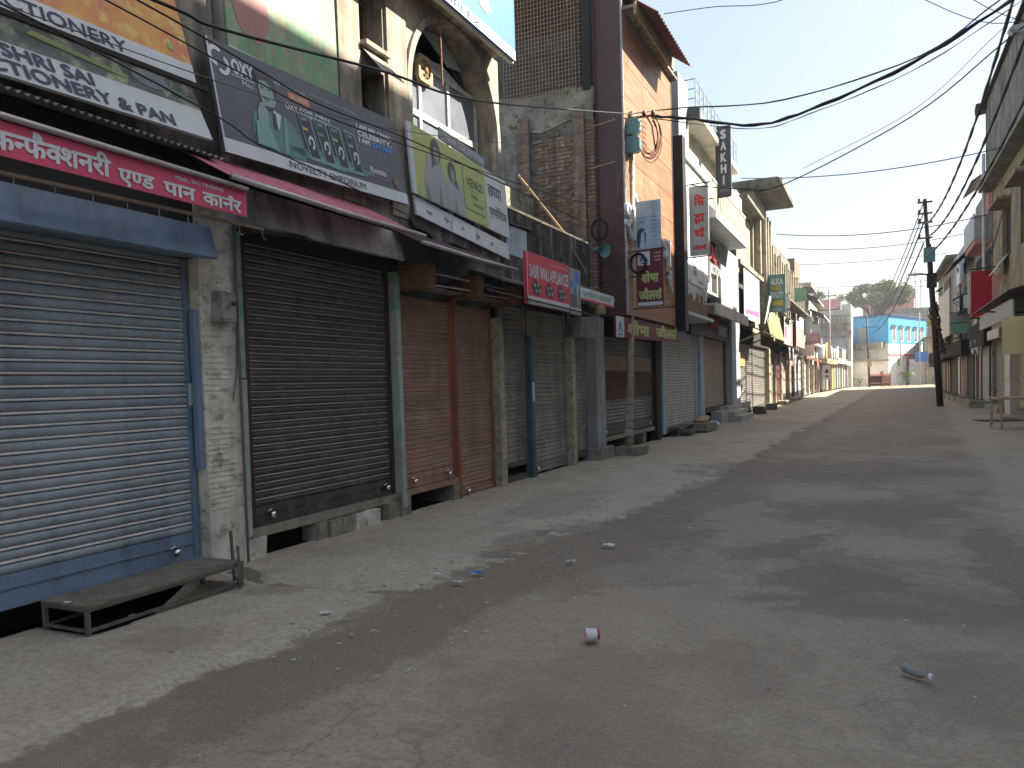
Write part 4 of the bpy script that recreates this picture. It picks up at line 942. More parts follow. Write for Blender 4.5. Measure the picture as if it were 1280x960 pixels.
# shop front underneath
box('beam', 'near_black', b5, -5.35, -5.05, 14.85, 19.4, 2.5, 2.84)
shs = shutter(b5, 14.98, 19.0, .42, 2.5, XS, 'steel_slat', 'grey_lip', .075, 'steel_slat', ind=False, rail=.2, locks=[(15.2,.5),(18.6,.5)], label='steel shutter with a band of perforated link in its middle')
m_ = MB()
for i in range(80):
    y = 15.0+i*.05; m_.box(XS+.018, XS+.024, y, y+.012, 1.15, 1.75)
for j in range(13): z = 1.15+j*.05; m_.box(XS+.019, XS+.026, 14.98, 19.0, z, z+.014)
m_.ob('link_grille', 'rusty_iron', shs, kind='stuff')
box('shutter_box', 'beige_rod', shs, XS-.02, XS+.016, 15.0, 18.98, 1.76, 2.1)
box('plinth_slab', 'stone', b5, -5.9, -5.02, 14.9, 18.9, .30, .38)
rough_box('plinth_pier', 'stone_dark', b5, -5.5, -5.06, 16.5, 16.9, 0, .3, .01); rough_box('plinth_pier', 'stone', b5, -5.5, -5.06, 18.0, 18.2, 0, .3, .01)
box('side_post', 'near_black', b5, -5.2, -5.0, 19.08, 19.5, 0, 2.9)
# white letters standing off the wood cladding
lt = thing('wall_lettering', 'large white raised Hindi letters on the wood cladding partly behind the pole', 'lettering', (XF, 16, 4.5))
p = street_panel(14.5, 18.6, 3.8, 5.6, XF+.01)
p.text('\u0936\u094b', .12, .55, .80, 'ink_white', lt, a1=1.15, bold=.05, depth=.06, cap=.75)
p.text('\u092d\u093e', 3.05, .38, .72, 'ink_white', lt, a1=3.7, bold=.05, depth=.06, cap=.75)
p.text('\u0938\u094d', 3.45, -.05, .42, 'ink_white', lt, a1=3.82, bold=.05, depth=.06, cap=.75)
# jeweller strip sign
s = new_board('signboard', 'horizontal brown jeweller sign with lime Hindi letters over the steel shutter', 'signboard', (-4.5, 16.5, 2.4))
p = Panel((-4.46,14.12,2.38),(0,5.1,.08),(0,0,.40),.05); p.body('ink_maroon', s); W, H = p.W, p.H
p.rect(0,0,.52,H,'ink_offwhite', s, 'logo_ground', 1)
p.polys([[(.10,.10),(.26,.33),(.42,.10),(.34,.10),(.26,.22),(.18,.10)],[(.12,.04),(.40,.04),(.40,.07),(.12,.07)]], 'ink_purple', s, 'logo', 2)
p.text('\u0936\u094b\u092d\u093e', .75, .07, .24, 'ink_lime', s, a1=2.4, bold=.03, cap=.75); p.text('\u091c\u094d\u0935\u0948\u0932\u0930\u094d\u0938', 2.9, .07, .24, 'ink_lime', s, a1=4.95, bold=.03, cap=.75)

# ---- 6 white showroom -------------------------------------------------------
b6 = thing('showroom_building', 'white and grey showroom with a black fin, roof railing and balcony', 'building', (-5, 25, 0))
core(b6, 19.5, 31.9, 7.4)
box('black_fin', 'ink_black', b6, -4.8, -4.26, 19.2, 19.55, 2.75, 7.55)
box('showroom_front', 'white_bright', b6, -5.3, -4.42, 19.6, 22.95, 4.15, 7.2, label='bright white upper showroom front')
box('peeling_band', 'rusty_iron', b6, -5.3, -4.44, 19.6, 22.9, 3.3, 4.15, label='rusty peeling band under the white front')
box('canopy_slab', 'white_wall', b6, -5.3, -4.3, 19.6, 23.1, 3.20, 3.28)
m_ = MB()
for i in range(26):
    y = 19.7+i*.125; h = random.uniform(.1,.5); m_.box(-4.439,-4.43,y,y+.1,4.15-h,4.15)
m_.ob('peeling_strips', 'white_wall', b6, kind='stuff')
box('side_wall', 'grey_wall', b6, -12.3, -4.42, 19.56, 20.7, 7.35, 9.25)
box('front_eave', 'silver_paint', b6, -4.85, -4.35, 19.7, 23.0, 7.2, 7.42)
box('front_recess', 'ink_charcoal', b6, -5.1, -4.6, 23.0, 24.2, 4.5, 7.0)
box('upper_wall', 'cream_wall', b6, -5.6, -4.72, 20.7, 31.6, 7.0, 8.55)
box('roof_slab', 'cream_wall', b6, -12.3, -4.2, 20.75, 27.6, 8.55, 8.72)
box('notch_box', 'ink_charcoal', b6, -4.75, -4.1, 20.6, 20.75, 8.35, 8.65)
rl = MB()
for i in range(13): rl.tube([(-4.25,20.85+i*.55,8.72),(-4.25,20.85+i*.55,9.45)], .018, 5)
for z in (8.95,9.2,9.45): rl.tube([(-4.25,20.8,z),(-4.25,27.6,z)], .016, 5)
for z in (8.95,9.2,9.45): rl.tube([(-4.25,20.8,z),(-5.0,20.8,z)], .016, 5)
rl.ob('railing', 'pale_blue', b6)
box('balcony_slab', 'silver_paint', b6, -5.4, -4.2, 23.2, 29.4, 6.28, 6.50); box('balcony_edge', 'white_bright', b6, -4.2, -4.17, 23.2, 29.4, 6.24, 6.30)
br = MB()
for i in range(22): br.box(-4.3,-4.27,23.3+i*.28,23.42+i*.28,6.5,7.35)
br.box(-4.32,-4.25,23.2,29.4,7.35,7.42); br.ob('balustrade', 'cream_wall', b6)
box('wall', 'cream_wall', b6, -5.5, -5.0, 23.0, 31.6, 4.4, 6.28); box('wall', 'grey_wall', b6, -5.3, -4.9, 27.8, 31.6, 3.9, 6.28)
box('dark_doorway', 'near_black', b6, -5.0, -4.985, 26.6, 27.5, 4.5, 6.2)
box('fascia', 'cream_wall', b6, -4.32, -4.25, 23.3, 29.6, 3.45, 3.80); box('canopy_slab', 'cream_wall', b6, -5.0, -4.33, 23.3, 29.6, 3.72, 3.79)
box('beam', 'ink_charcoal', b6, -5.35, -4.95, 23.0, 29.8, 2.9, 3.45)
shutter(b6, 20.35, 24.1, .12, 2.95, XS, 'white_slat', 'grey_lip', .085, 'pale_blue', ind=False, rail=.15, label='white ribbed shutter', fw=.3)
shutter(b6, 25.5, 29.1, .6, 3.0, XS, 'beige_slat', 'grey_lip', .085, 'maroon_metal', ind=False, rail=.15, label='beige ribbed shutter with maroon guides', fw=.35)
box('column', 'silver_paint', b6, -5.3, -4.85, 29.5, 31.4, 0, 3.9)
box('column', 'pale_blue', b6, -5.3, -5.0, 24.5, 25.1, 0, 3.0); box('plinth_slab', 'stone_dark', b6, -5.9, -5.08, 25.1, 29.4, .42, .56)
for i in range(3): rough_box('step', 'marble', b6, -5.1, -4.75+.0+i*.22, 28.0+.0-i*.0, 31.2-i*.2, 0, .54-i*.17, .006)
box('step_block', 'silver_paint', b6, -5.1, -4.75, 26.6, 28.0, 0, .42)
# signs of building 6
s = new_board('hanging_sign', 'tall pale grey hanging sign with red Hindi letters', 'hanging sign', (-4.1, 20.3, 5.6))
p = cross_panel(-4.36, -3.87, 20.3, 4.75, 6.53, .09); p.body('ink_shade', s, label='board')
for t_, z in (('\u0938\u093f',1.28),('\u0926\u094d\u0927\u093e',.86),('\u0930\u094d\u0925',.46)): p.text(t_, .12, z, .24, 'ink_redsign', s, a1=.40, bold=.03, cap=.8)
p.text('\u091c\u094d\u0935\u0947\u0932\u0930\u094d\u0938', .07, .14, .12, 'ink_redsign', s, a1=.43, bold=.03, cap=.8)
MB().bar((-5.0,20.33,6.58),(-3.8,20.33,6.60),.03).bar((-5.0,20.33,4.70),(-3.8,20.33,4.72),.03).ob('bracket', 'black_pole', s)
s = new_board('hanging_sign', 'dark navy hanging sign spelling SAKHI downwards', 'hanging sign', (-4.1, 24, 8))
p = cross_panel(-4.33, -3.88, 24.0, 7.05, 9.12, .12); p.body('ink_charcoal', s)
for i, c in enumerate('SAKHI'): p.text(c, .15 if c != 'I' else .205, 1.70-i*.34, .24, 'ink_offwhite', s, a1=.32 if c != 'I' else .255, bold=.04)
p.text('CREATION', .06, .10, .10, 'ink_photo', s, a1=.40, bold=.01)
MB().bar((-5.3,24.06,8.95),(-4.2,24.06,9.0),.04).bar((-5.3,24.06,7.0),(-3.9,24.06,7.03),.04).ob('bracket', 'maroon_metal', s)
s = new_board('wall_sign', 'blue and red emblem on the white showroom front', 'sign', (-4.4,21,4.6))
p = street_panel(20.6, 22.4, 4.1, 5.2, -4.41, th=.008); p.body('ink_white', s)
p.polys([[(.3,.55),(.5,1.0),(.7,.55),(.62,.5),(.5,.78),(.38,.5)],[(.3,.42),(.7,.42),(.7,.5),(.3,.5)]], 'ink_purple', s, 'emblem', 1); p.text('JYOTI', .28, .25, .13, 'ink_red', s, a1=.74, bold=.03); p.text('jewellers', 1.0, .08, .12, 'ink_photo', s, a1=1.7)
s = new_board('wall_sign', 'red and white letters on the wall under the balcony', 'sign', (-4.95,26.5,5.1))
p = street_panel(25.2, 28.2, 4.9, 6.1, -4.93); p.text('RAJ', .05, .6, .5, 'ink_red', s, a1=1.6, bold=.05, depth=.05); p.text('SELECTION', .05, .15, .3, 'ink_white', s, a1=2.4, bold=.04, depth=.05)
s = new_board('wall_sign', 'short red letters on the dark shop fascia over the beige shutter', 'sign', (-4.9,26.5,3.2))
p = street_panel(25.6, 29.4, 3.0, 3.7, -4.93); p.text('RAJ', .2, .2, .4, 'ink_red', s, a1=1.4, bold=.05, depth=.03); p.text('SAREES', 1.6, .05, .3, 'ink_white', s, a1=3.1, bold=.03, depth=.03)

# ---- 7 weathered concrete building with the top slab -------------------------
b7 = thing('concrete_building', 'weathered ochre concrete building with a big projecting roof slab', 'building', (-5, 36, 0))
core(b7, 31.95, 41.8, 8.9)
m_ = MB(); gridwall(m_, -5.0, 31.95, 41.8, 3.6, 9.1, [(32.5,36.9,3.9,6.1),(37.3,41.0,4.1,6.1),(32.6,36.6,6.5,8.7),(37.4,38.6,6.5,8.3)], .3); m_.ob('wall', 'ochre_wall', b7)
box('upper_block_wall', 'ochre_wall', b7, -5.32, -5.12, 32.6, 36.6, 6.5, 8.55); box('recess_back_wall', 'grey_wall', b7, -5.33, -5.2, 37.4, 38.6, 6.5, 8.3)  # grey infill wall set back in the narrow opening
box('side_wall', 'moss_concrete', b7, -12.3, -5.0, 31.86, 31.95, 3.6, 9.0)
box('hood', 'moss_concrete', b7, -5.0, -4.55, 32.0, 37.0, 8.72, 8.86); box('cornice', 'ochre_wall', b7, -5.0, -4.85, 31.95, 41.8, 6.15, 6.32)
for y in (37.0, 39.0, 39.9, 40.9): box('rib', 'rib_wall', b7, -5.0, -4.72, y, y+.28, 3.6 if y > 38.9 else 6.32, 9.4 if y > 38.9 else 9.1)
box('stair_head', 'rib_wall', b7, -9, -5.0, 37.0, 41.5, 9.1, 10.1)
m_ = MB(); m_.prism([(-9.5,36.4,10.1),(-3.9,36.4,10.1),(-3.7,36.6,10.16),(-3.7,36.6,10.4),(-3.9,36.4,10.46),(-9.5,36.4,10.46)], (0,5.4,0)); m_.ob('roof_slab', 'moss_concrete', b7)
box('beam', 'near_black', b7, -5.35, -4.95, 31.95, 41.8, 3.0, 3.6)
shutter(b7, 32.6, 36.3, .1, 3.05, XS, 'steel_slat', 'grey_lip', .085, 'beige_post', ind=False, rail=.12, label='left shutter of the grey pair'); shutter(b7, 36.6, 40.6, .1, 3.05, XS, 'steel_slat', 'grey_lip', .085, 'beige_post', ind=False, rail=.12, label='right shutter of the grey pair')
box('notice', 'ink_orange', b7, -5.06, -5.05, 32.75, 33.9, 2.05, 2.6); box('side_post', 'beige_post', b7, -5.1, -4.9, 41.0, 41.5, 0, 3.0)
for y in (34.0, 38.2): rough_box('kerb_block', 'stone_dark', None, -4.75, -4.3, y, y+.9, .03, .3, .03, label='dark stone step block in front of the %s grey shutter' % ('nearer' if y < 36 else 'farther'), cat='stone block')
b = None
def hung(name, label, cat, y0, y1, zb, zt, x, mats, lean=0.0, th=.03, cross=False, x1=None):
    t = thing(name, label, cat, (x, (y0+y1)/2, zb))
    p = Panel((x,y0,zb),(0,y1-y0,0),(lean,0,zt-zb),th) if not cross else cross_panel(x, x1, y0, zb, zt, th)
    p.body(mats[0], t); return t, p
s, p = hung('banner', 'white and lilac banner leaning on the ochre concrete building', 'banner', 32.4, 37.0, 4.0, 6.0, -4.8, ['ink_white']); p.rect(3.2,0,4.6,2.0,'ink_shade', s, 'print', 1)
p.polys([[(.3,.2),(4.3,.3),(4.3,.5),(.3,.4)]], 'ink_magenta', s, 'print', 2); p.text('SARI CENTRE', .4, 1.0, .3, 'ink_photo2', s, a1=3)
s, p = hung('banner', 'small tilted white banner with green print beside the lilac one', 'banner', 38.2, 40.0, 4.1, 5.4, -4.75, ['ink_white'], lean=.25); p.text('OFFER', .3, .7, .3, 'ink_photo', s, a1=1.4); p.polys([blob(.9,.35,.5,.15,12,.3)], 'ink_lime2', s, 'print', 1)
s, p = hung('hanging_sign', 'blue and yellow ALKA BEAUTY hanging sign', 'hanging sign', 39.3, 39.3, 4.7, 6.5, -4.72, ['ink_teal'], th=.08, cross=True, x1=-3.9); W, H = p.W, p.H
p.text('ALKA', .12, 1.32, .28, 'ink_offwhite', s, a1=.72, bold=.04); p.text('GENERAL', .12, 1.05, .2, 'ink_yellow', s, a1=.68, bold=.02); p.text('BEAUTY', .12, .68, .28, 'ink_white', s, a1=.74, bold=.04); p.rect(.08,.25,.74,.6,'ink_olive', s, 'print', 1); p.text('CORNER', .12, .32, .22, 'ink_yellow', s, a1=.72, bold=.03)
p.text('Main Bazar', .15, .08, .1, 'ink_offwhite', s, a1=.66)
t = thing('awning', 'brown tin awning on wooden props left of the grey shutters', 'awning', (-4.3, 34, 3.4))
MB().prism([(-5.0,31.6,3.85),(-4.0,31.6,3.35),(-4.0,36.2,3.3),(-5.0,36.2,3.8)], (0,0,.03)).ob('tin_sheet', 'brown_metal', t); MB().bar((-5.0,32.0,3.0),(-4.05,32.2,3.4),.06).bar((-5.0,35,3.0),(-4.05,35.2,3.4),.06).ob('prop', 'wood_light', t)
# ---- 8 ribbed buildings further along -----------------------------------------
def far_shop(b, y0, y1, top, fronts, X=-5.1):
    """row of small fronts: list of (y0,y1,material,lip)"""
    for (a, c, mt, lp) in fronts:
        if lp: shutter(b, a, c, .15, top-.15, X, mt, lp, .11, None, ind=False, rail=.15)
        else: box('door_leaf', mt, b, X-.05, X+.02, a, c, .12, top-.1)
b8 = thing('ribbed_building', 'long two storey building with pale vertical ribs above small shops', 'building', (-5, 52, 0))
core(b8, 41.85, 61.9, 8.1)
box('wall', 'ochre_wall', b8, -5.3, -5.02, 41.85, 61.9, 3.3, 8.3)
for i in range(17): box('rib', 'rib_wall', b8, -5.02, -4.78, 42.4+i*1.2, 42.64+i*1.2, 3.9, 8.15+.25*(i % 3 == 0)+.0)
rough_box('parapet', 'moss_concrete', b8, -5.3, -4.9, 41.85, 52.0, 8.3, 8.75, .05); rough_box('parapet', 'moss_concrete', b8, -5.3, -4.95, 52.0, 58.5, 8.3, 8.5, .05)
box('chajja', 'moss_concrete', b8, -5.0, -4.35, 43.0, 61.0, 5.9, 6.0)
box('brick_tower', 'brick', b8, -8, -5.0, 56.5, 61.0, 8.3, 9.7, label='dark brick stair tower')
for i in range(7): window(b8, -5.0, 43.6+i*2.4, 44.5+i*2.4, 4.2, 5.6, frame='wood_box', glass='glass_dark', mull=1, d=-.02)
far_shop(b8, 42, 62, 3.0, [(42.3,43.9,'moss_concrete',None),(44.4,47.2,'maroon_metal',None),(47.5,51.4,'beige_slat','grey_lip'),(51.8,54.2,'beige_slat','grey_lip'),(55.0,57.4,'pale_blue',None),(57.8,61.2,'silver_paint','grey_lip')])
for y in (42.0,44.1,47.3,51.6,54.5,57.6,61.4): rough_box('side_post', 'rib_wall', b8, -5.25, -4.95, y, y+.24, 0, 3.1, .01)
box('beam', 'near_black', b8, -5.35, -4.9, 41.9, 61.9, 2.95, 3.35)
b9 = thing('awning_building', 'cream building with two dark tin hoods and white shuttered upper floor', 'building', (-5, 70, 0))
core(b9, 61.95, 79, 7.6)
box('wall', 'cream_wall', b9, -5.3, -5.0, 61.95, 79, 3.1, 7.9)
for i in range(12): box('shutter_leaf', 'white_bright' if i % 2 else 'cream_wall', b9, -5.0, -4.86, 68.0+i*.9, 68.7+i*.9, 4.6, 7.0)
box('roof_slab', 'cream_wall', b9, -8, -4.3, 61.5, 67.5, 8.3, 8.55, label='cream roof slab'); box('upper_wall', 'ochre_wall', b9, -8, -5.0, 61.95, 67.2, 7.9, 8.3)
for (a, c, z) in ((62.5,69.0,7.6),(69.5,78.5,6.9)):
    MB().prism([(-5.0,a,z+.35),(-3.9,a,z-.25),(-3.9,c,z-.25),(-5.0,c,z+.35)], (0,0,.05)).ob('tin_hood', 'near_black', b9)
    box('hood_edge', 'white_bright', b9, -3.92,-3.88, a, c, z-.32, z-.24)
box('ledge', 'white_wall', b9, -5.0, -4.5, 62, 79, 4.2, 4.35)
far_shop(b9, 62, 79, 2.9, [(62.4,66.5,'tile_white',None),(67.2,71.5,'grey_slat','grey_lip'),(72.5,78.2,'maroon_metal',None)])
box('beam', 'wood_box', b9, -5.35, -4.7, 62, 79, 2.9, 3.15)
for y in (62.1,66.7,71.8,78.5): rough_box('side_post', 'tile_white', b9, -5.25, -4.9, y, y+.35, 0, 3.0, .02)
# small signs and cloth hanging there
s, p = hung('banner', 'olive green tarpaulin panel slanting over the small shops', 'banner', 38.5, 44.5, 3.5, 4.9, -4.5, ['ink_olive'], lean=-.3)
s, p = hung('banner', 'pink and white striped banner next to the olive tarpaulin', 'banner', 45.0, 49.5, 3.4, 4.9, -4.55, ['ink_paper']); p.rect(.2,.35,1.6,1.0,'ink_magenta', s, 'print', 1); p.rect(2.0,0,2.8,1.5,'ink_lime', s, 'print', 1); p.rect(3.2,0,4.4,1.4,'ink_posterred', s, 'print', 1)
s, p = hung('banner', 'long salmon cloth with a white top hanging off the ribbed building', 'banner', 51.5, 57.5, 3.5, 5.5, -4.5, ['ink_salmon']); p.rect(0,1.35,6,2.0,'ink_white', s, 'print', 1)
s, p = hung('banner', 'grey sheet hanging beyond the salmon cloth', 'banner', 58.4, 61.0, 4.0, 5.5, -4.6, ['ink_shade'])
s, p = hung('hanging_sign', 'small brown hanging sign over the tiled shop', 'hanging sign', 60, 60, 3.9, 4.7, -4.9, ['ink_posterred'], cross=True, x1=-3.6, th=.1); p.text('STORE', .2, .25, .3, 'ink_paper', s, a1=1.1)
s, p = hung('hanging_sign', 'small pale hanging sign under the brown one', 'hanging sign', 58, 58, 3.0, 3.75, -4.9, ['ink_paper'], cross=True, x1=-3.9, th=.1)
t = thing('awning', 'sooty tin awning with white rags over the maroon door', 'awning', (-4.5, 46, 3.2))
MB().prism([(-5.0,42,3.5),(-4.1,42,3.15),(-4.1,53,3.1),(-5.0,53,3.45)], (0,0,.03)).ob('tin_sheet', 'near_black', t)
for (y, hh) in ((42.6,.7),(44.6,.85)): MB().prism([(-4.12,y,3.1),(-4.12,y+.9,3.1),(-4.1,y+.5,3.1-hh),(-4.1,y+.2,3.15-hh)], (.01,0,0)).ob('rag', 'ink_shade', t)
for i, y in enumerate((46.2,49.0,52.2,55.2)): rough_box('doorstep', 'stone', [b8][0], -5.1, -4.55, y-.9, y+.9, 0, .22, .03)

# ---- far low shops, left side ---------------------------------------------------
b10 = thing('low_shop_row', 'far row of low shops with boards stacked on the roof', 'building', (-4.8, 98, 0))
XL = lambda y: -4.75+(y-79)*.048
m_ = MB(); m_.prism([(-10,79.2,.3),(XL(79.2)-.02,79.2,.3),(XL(108.5)-.02,108.5,.3),(-10,108.5,.3)], (0,0,3.0)); m_.ob('wall', 'dark_wall', b10)
cols = [('maroon_metal',3),('tile_white',2),('brown_metal',2.5),('ink_orange',3.2),('tile_white',1.6),('box_teal',3.5),('beige_post',2.0),('plaster_old',3.5),('pale_blue',4),('tile_white',1.5)]
y = 79.6
for i, (k, l_) in enumerate(cols):
    box('shop_front', k, b10, XL(y)-.3, XL(y)+.12-(.0 if i % 2 else .06), y, y+l_, .15, 2.7); y += l_+.25
for (a, c, k, z) in ((79.3,90,'wood_light',3.0),(90.2,101,'white_wall',3.2),(101.2,108.4,'beige_post',3.05)):
    MB().prism([(XL(a)-.1,a,z-.25),(XL(a)+.55,a,z-.25),(XL(c)+.55,c,z-.25),(XL(c)-.1,c,z-.25)], (0,0,.5)).ob('fascia', k, b10)
for i in range(12):
    a = 80+i*2.35; k = ['ink_white','ink_paper','ink_yellow','ink_shade','ink_photo2','ink_white'][i % 6]
    rough_box('roof_board', k, b10, XL(a)-.2, XL(a)-.05, a, a+random.uniform(1.2,2.1), 3.3, 4.3+random.uniform(0,1.3), .12)
s, p = hung('poster', 'white shop poster with a dark emblem beside the far maroon shutter', 'poster', 79.0, 79.0, 1.2, 2.6, -4.6, ['ink_white'], cross=True, x1=-3.9, th=.03); p.polys([blob(.35,.8,.18,.2,12,.1), blob(.35,.35,.15,.1,12,.1)], 'ink_charcoal', s, 'print', 1)

# ---- 11 purple building behind the low shops -------------------------------------
b11 = thing('lilac_building', 'far building with lilac shutters band, balcony railing and a brown tiled roof', 'building', (-7, 110, 0))
box('wall', 'cream_wall', b11, -13, -2.85, 110, 118, 0, 10.2)
box('lilac_wall', 'purple_wall', b11, -12.5, -3.6, 109.94, 110, 2.8, 6.7); box('balcony_slab', 'plaster_old', b11, -13, -2.8, 109, 110, 6.8, 7.4)
box('upper_wall', 'rib_wall', b11, -13, -3.3, 109.9, 110, 7.5, 8.5)
m_ = MB()
for i in range(20): m_.box(-12.6+i*.47,-12.37+i*.47,109.05,109.15,8.3,9.3)
m_.box(-13,-2.85,109.02,109.18,9.3,9.45).box(-13,-2.85,109.02,109.18,8.2,8.35); m_.ob('balustrade', 'plaster_old', b11)
MB().prism([(-13,110,10.2),(-4.2,110,10.2),(-4.2,114,11.9),(-13,114,11.9)], (0,0,.15)).ob('tiled_roof', 'corr_roof', b11)
box('chimney', 'cream_wall', b11, -4.0, -2.85, 110.0, 112, 10.2, 10.9); box('column', 'cream_wall', b11, -3.25, -2.85, 109.6, 110, 0, 10.2)
for i in range(3): box('shutter_panel', ['tile_white','pale_blue','silver_paint'][i], b11, -12+i*3.0, -9.6+i*3.0, 109.9, 109.94, 3.0, 6.4)

# ---- 12 bright blue corner building at the street end ------------------------------
b12 = thing('blue_building', 'bright blue upper storey over white walls at the end of the street', 'building', (1.6, 116, 0))
ang = math.atan2(14, 5.3)
def rp(u, v_, z): # u along the lit wall, v_ back-left
    c_, s_ = math.cos(ang), math.sin(ang); return (1.6+u*c_-v_*s_, 118+u*s_+v_*c_, z)
def rbox(name, mat, par, u0, u1, v0, v1, z0, z1, **k):
    m_ = MB(); m_.add([rp(u0,v0,z0),rp(u1,v0,z0),rp(u1,v1,z0),rp(u0,v1,z0),rp(u0,v0,z1),rp(u1,v0,z1),rp(u1,v1,z1),rp(u0,v1,z1)],
        [(0,3,2,1),(4,5,6,7),(0,1,5,4),(1,2,6,5),(2,3,7,6),(3,0,4,7)]); return m_.ob(name, mat, par, **k)
rbox('wall', 'white_bright', b12, 0, 15, 0, 6, 0, 5.8); rbox('upper_wall', 'bright_blue', b12, 0, 15, 0, 6, 5.8, 9.7)
rbox('roof_edge', 'ink_navy', b12, -.2, 15.2, -.3, 6, 9.7, 9.85); rbox('pink_band', 'pink_band', b12, -.1, 15, -.06, 0, 4.1, 4.4)
for i in range(5):
    u = 1.2+i*2.8; w_ = rbox('window', 'ink_white', b12, u, u+1.5, -.05, 0, 6.1, 8.3); rbox('shade_hood', 'bright_blue', w_, u-.2, u+1.7, -.45, -.06, 8.3, 8.42); rbox('pane', 'glass_dusty', w_, u+.2, u+1.3, -.07, -.05, 6.3, 8.1)
for i in range(4): u = 3+i*3.6; w_ = rbox('window', 'ink_paper', b12, u, u+1.2, -.05, 0, 2.6, 3.9); rbox('pane', ['ink_green','ink_red','glass_dusty','ink_red'][i], w_, u+.15, u+1.05, -.07, -.05, 2.7, 3.8)
rbox('left_balcony', 'plaster_old', b12, -1.2, -.05, .5, 7.5, 5.2, 6.0); rbox('side_window', 'ink_shade', b12, -.04, 0, 3, 4.2, 6.2, 8.2)
wb = thing('white_annex', 'white single storey annex in front of the blue building', 'building', (-1, 114, 0))
box('wall', 'white_bright', wb, -3.6, 1.3, 116.0, 117.3, 0, 3.4); box('roof_slab', 'plaster_old', wb, -3.8, 1.6, 115.6, 117.3, 3.4, 3.6); box('door', 'ink_posterred', wb, .5, .9, 115.94, 116, .1, 2.0)
box('bright_wall', 'white_bright', None, 4.3, 9.5, 124, 124.3, 0, 3.6, label='low bright white wall right of the blue building', cat='wall')  # brightness comes from its own white paint
bx = thing('red_roof_house', 'reddish brick house rising behind the blue building', 'building', (4, 150, 0)); box('wall', 'pink_wall', bx, -2, 6, 150, 158, 0, 14.6); box('water_tank', 'ochre_wall', bx, 4.4, 6.2, 150, 152, 14.6, 16.2)
by = thing('distant_house', 'plain grey brown house far behind on the right of the blue building', 'building', (9, 150, 0)); box('wall', 'plaster_old', by, 6.2, 13, 150, 158, 0, 12.0); box('roof_slab', 'grey_wall', by, 6.0, 13.2, 149.6, 158, 12, 12.3)
bz = thing('ochre_house', 'narrow ochre house with blue door band at the right end of the street', 'building', (7, 124, 0)); box('wall', 'ochre_wall', bz, 6.3, 9.2, 122, 130, 0, 6.4); box('blue_band', 'ink_sky', bz, 5.0, 6.5, 121.9, 122.4, 3.2, 4.6); box('roof_slab', 'moss_concrete', bz, 6.1, 9.4, 121.8, 130, 6.4, 6.6)
# ================================================================== STREET END: stall, poles, tree
st = thing('street_stall', 'reddish wooden street stall standing at the end of the street', 'stall', (.4, 110, 0))
for x in (-.9, .75, 1.7): box('post', 'wood_light', st, x-.06, x+.06, 109.9, 110.02, 0, 1.75)
box('counter', 'ink_orange2', st, -.9, 1.7, 109.8, 110.9, 1.45, 1.6); box('base', 'wood_box', st, -.8, 1.65, 109.95, 110.9, .12, .45); box('panel', 'ink_posterred', st, .8, 1.65, 110.03, 110.1, .5, 1.4); box('inner_panel', 'maroon_metal', st, -.8, .7, 110.4, 110.5, .5, 1.4)
def pole(name, label, x, y, h, r0, r1, mat, lean=(0,0)):
    t = thing(name, label, 'pole', (x, y, 0)); MB().tube([(x,y,-.1),(x+lean[0]*.5,y,h*.5),(x+lean[0],y+lean[1],h)], [r0,(r0+r1)/2,r1], 12).ob('shaft', mat, t, smooth=True); return t
t = pole('electricity_pole', 'slim pale pole in front of the far low shops', -4.3, 86, 10.5, .12, .08, 'pole_metal'); MB().bar((-5.0,86,9.8),(-3.6,86,9.8),.1).ob('crossarm', 'pole_metal', t)
t = pole('electricity_pole', 'dark pole in front of the tree at the street end', -.75, 108, 9.5, .13, .09, 'black_pole', (-.3,0)); MB().bar((-1.9,108,8.8),(0.2,108,8.9),.1).bar((-1.5,108,7.6),(.4,108,7.6),.08).ob('crossarm', 'black_pole', t); box('notice_box', 'wood_light', t, -1.0,-.5,107.8,107.95,2.6,3.6)
for (x, y, h, l_) in ((2.9,112,7.2,'thin bare post left of the blue building windows'),(5.1,112,9.4,'thin pole at the right corner of the blue building')): pole('utility_pole', l_, x, y, h, .08, .06, 'pole_metal')
for i, (x, h) in enumerate(((4.6,17.5),(5.8,18.4),(6.6,16.6),(3.9,16.8))):
    MB().tube([(x,140,12),(x,140,h)], .05, 5).tube([(x-.5,140,h-.6),(x+.5,140,h-.6)], .04, 5).tube([(x-.35,140,h-1.2),(x+.35,140,h-1.2)], .04, 5).ob('antenna_mast', 'cable_grey', None, label=['antenna mast, nearer the tree of the middle two','tallest antenna mast above the blue building','rightmost antenna mast beyond the blue building','antenna mast nearest the tree'][i], cat='antenna', group='masts on the far roofs')
box('far_roof', 'plaster_old', None, 2.5, 8.5, 140, 150, 0, 12.1, label='plain flat roofed house that carries the antenna masts', cat='building')

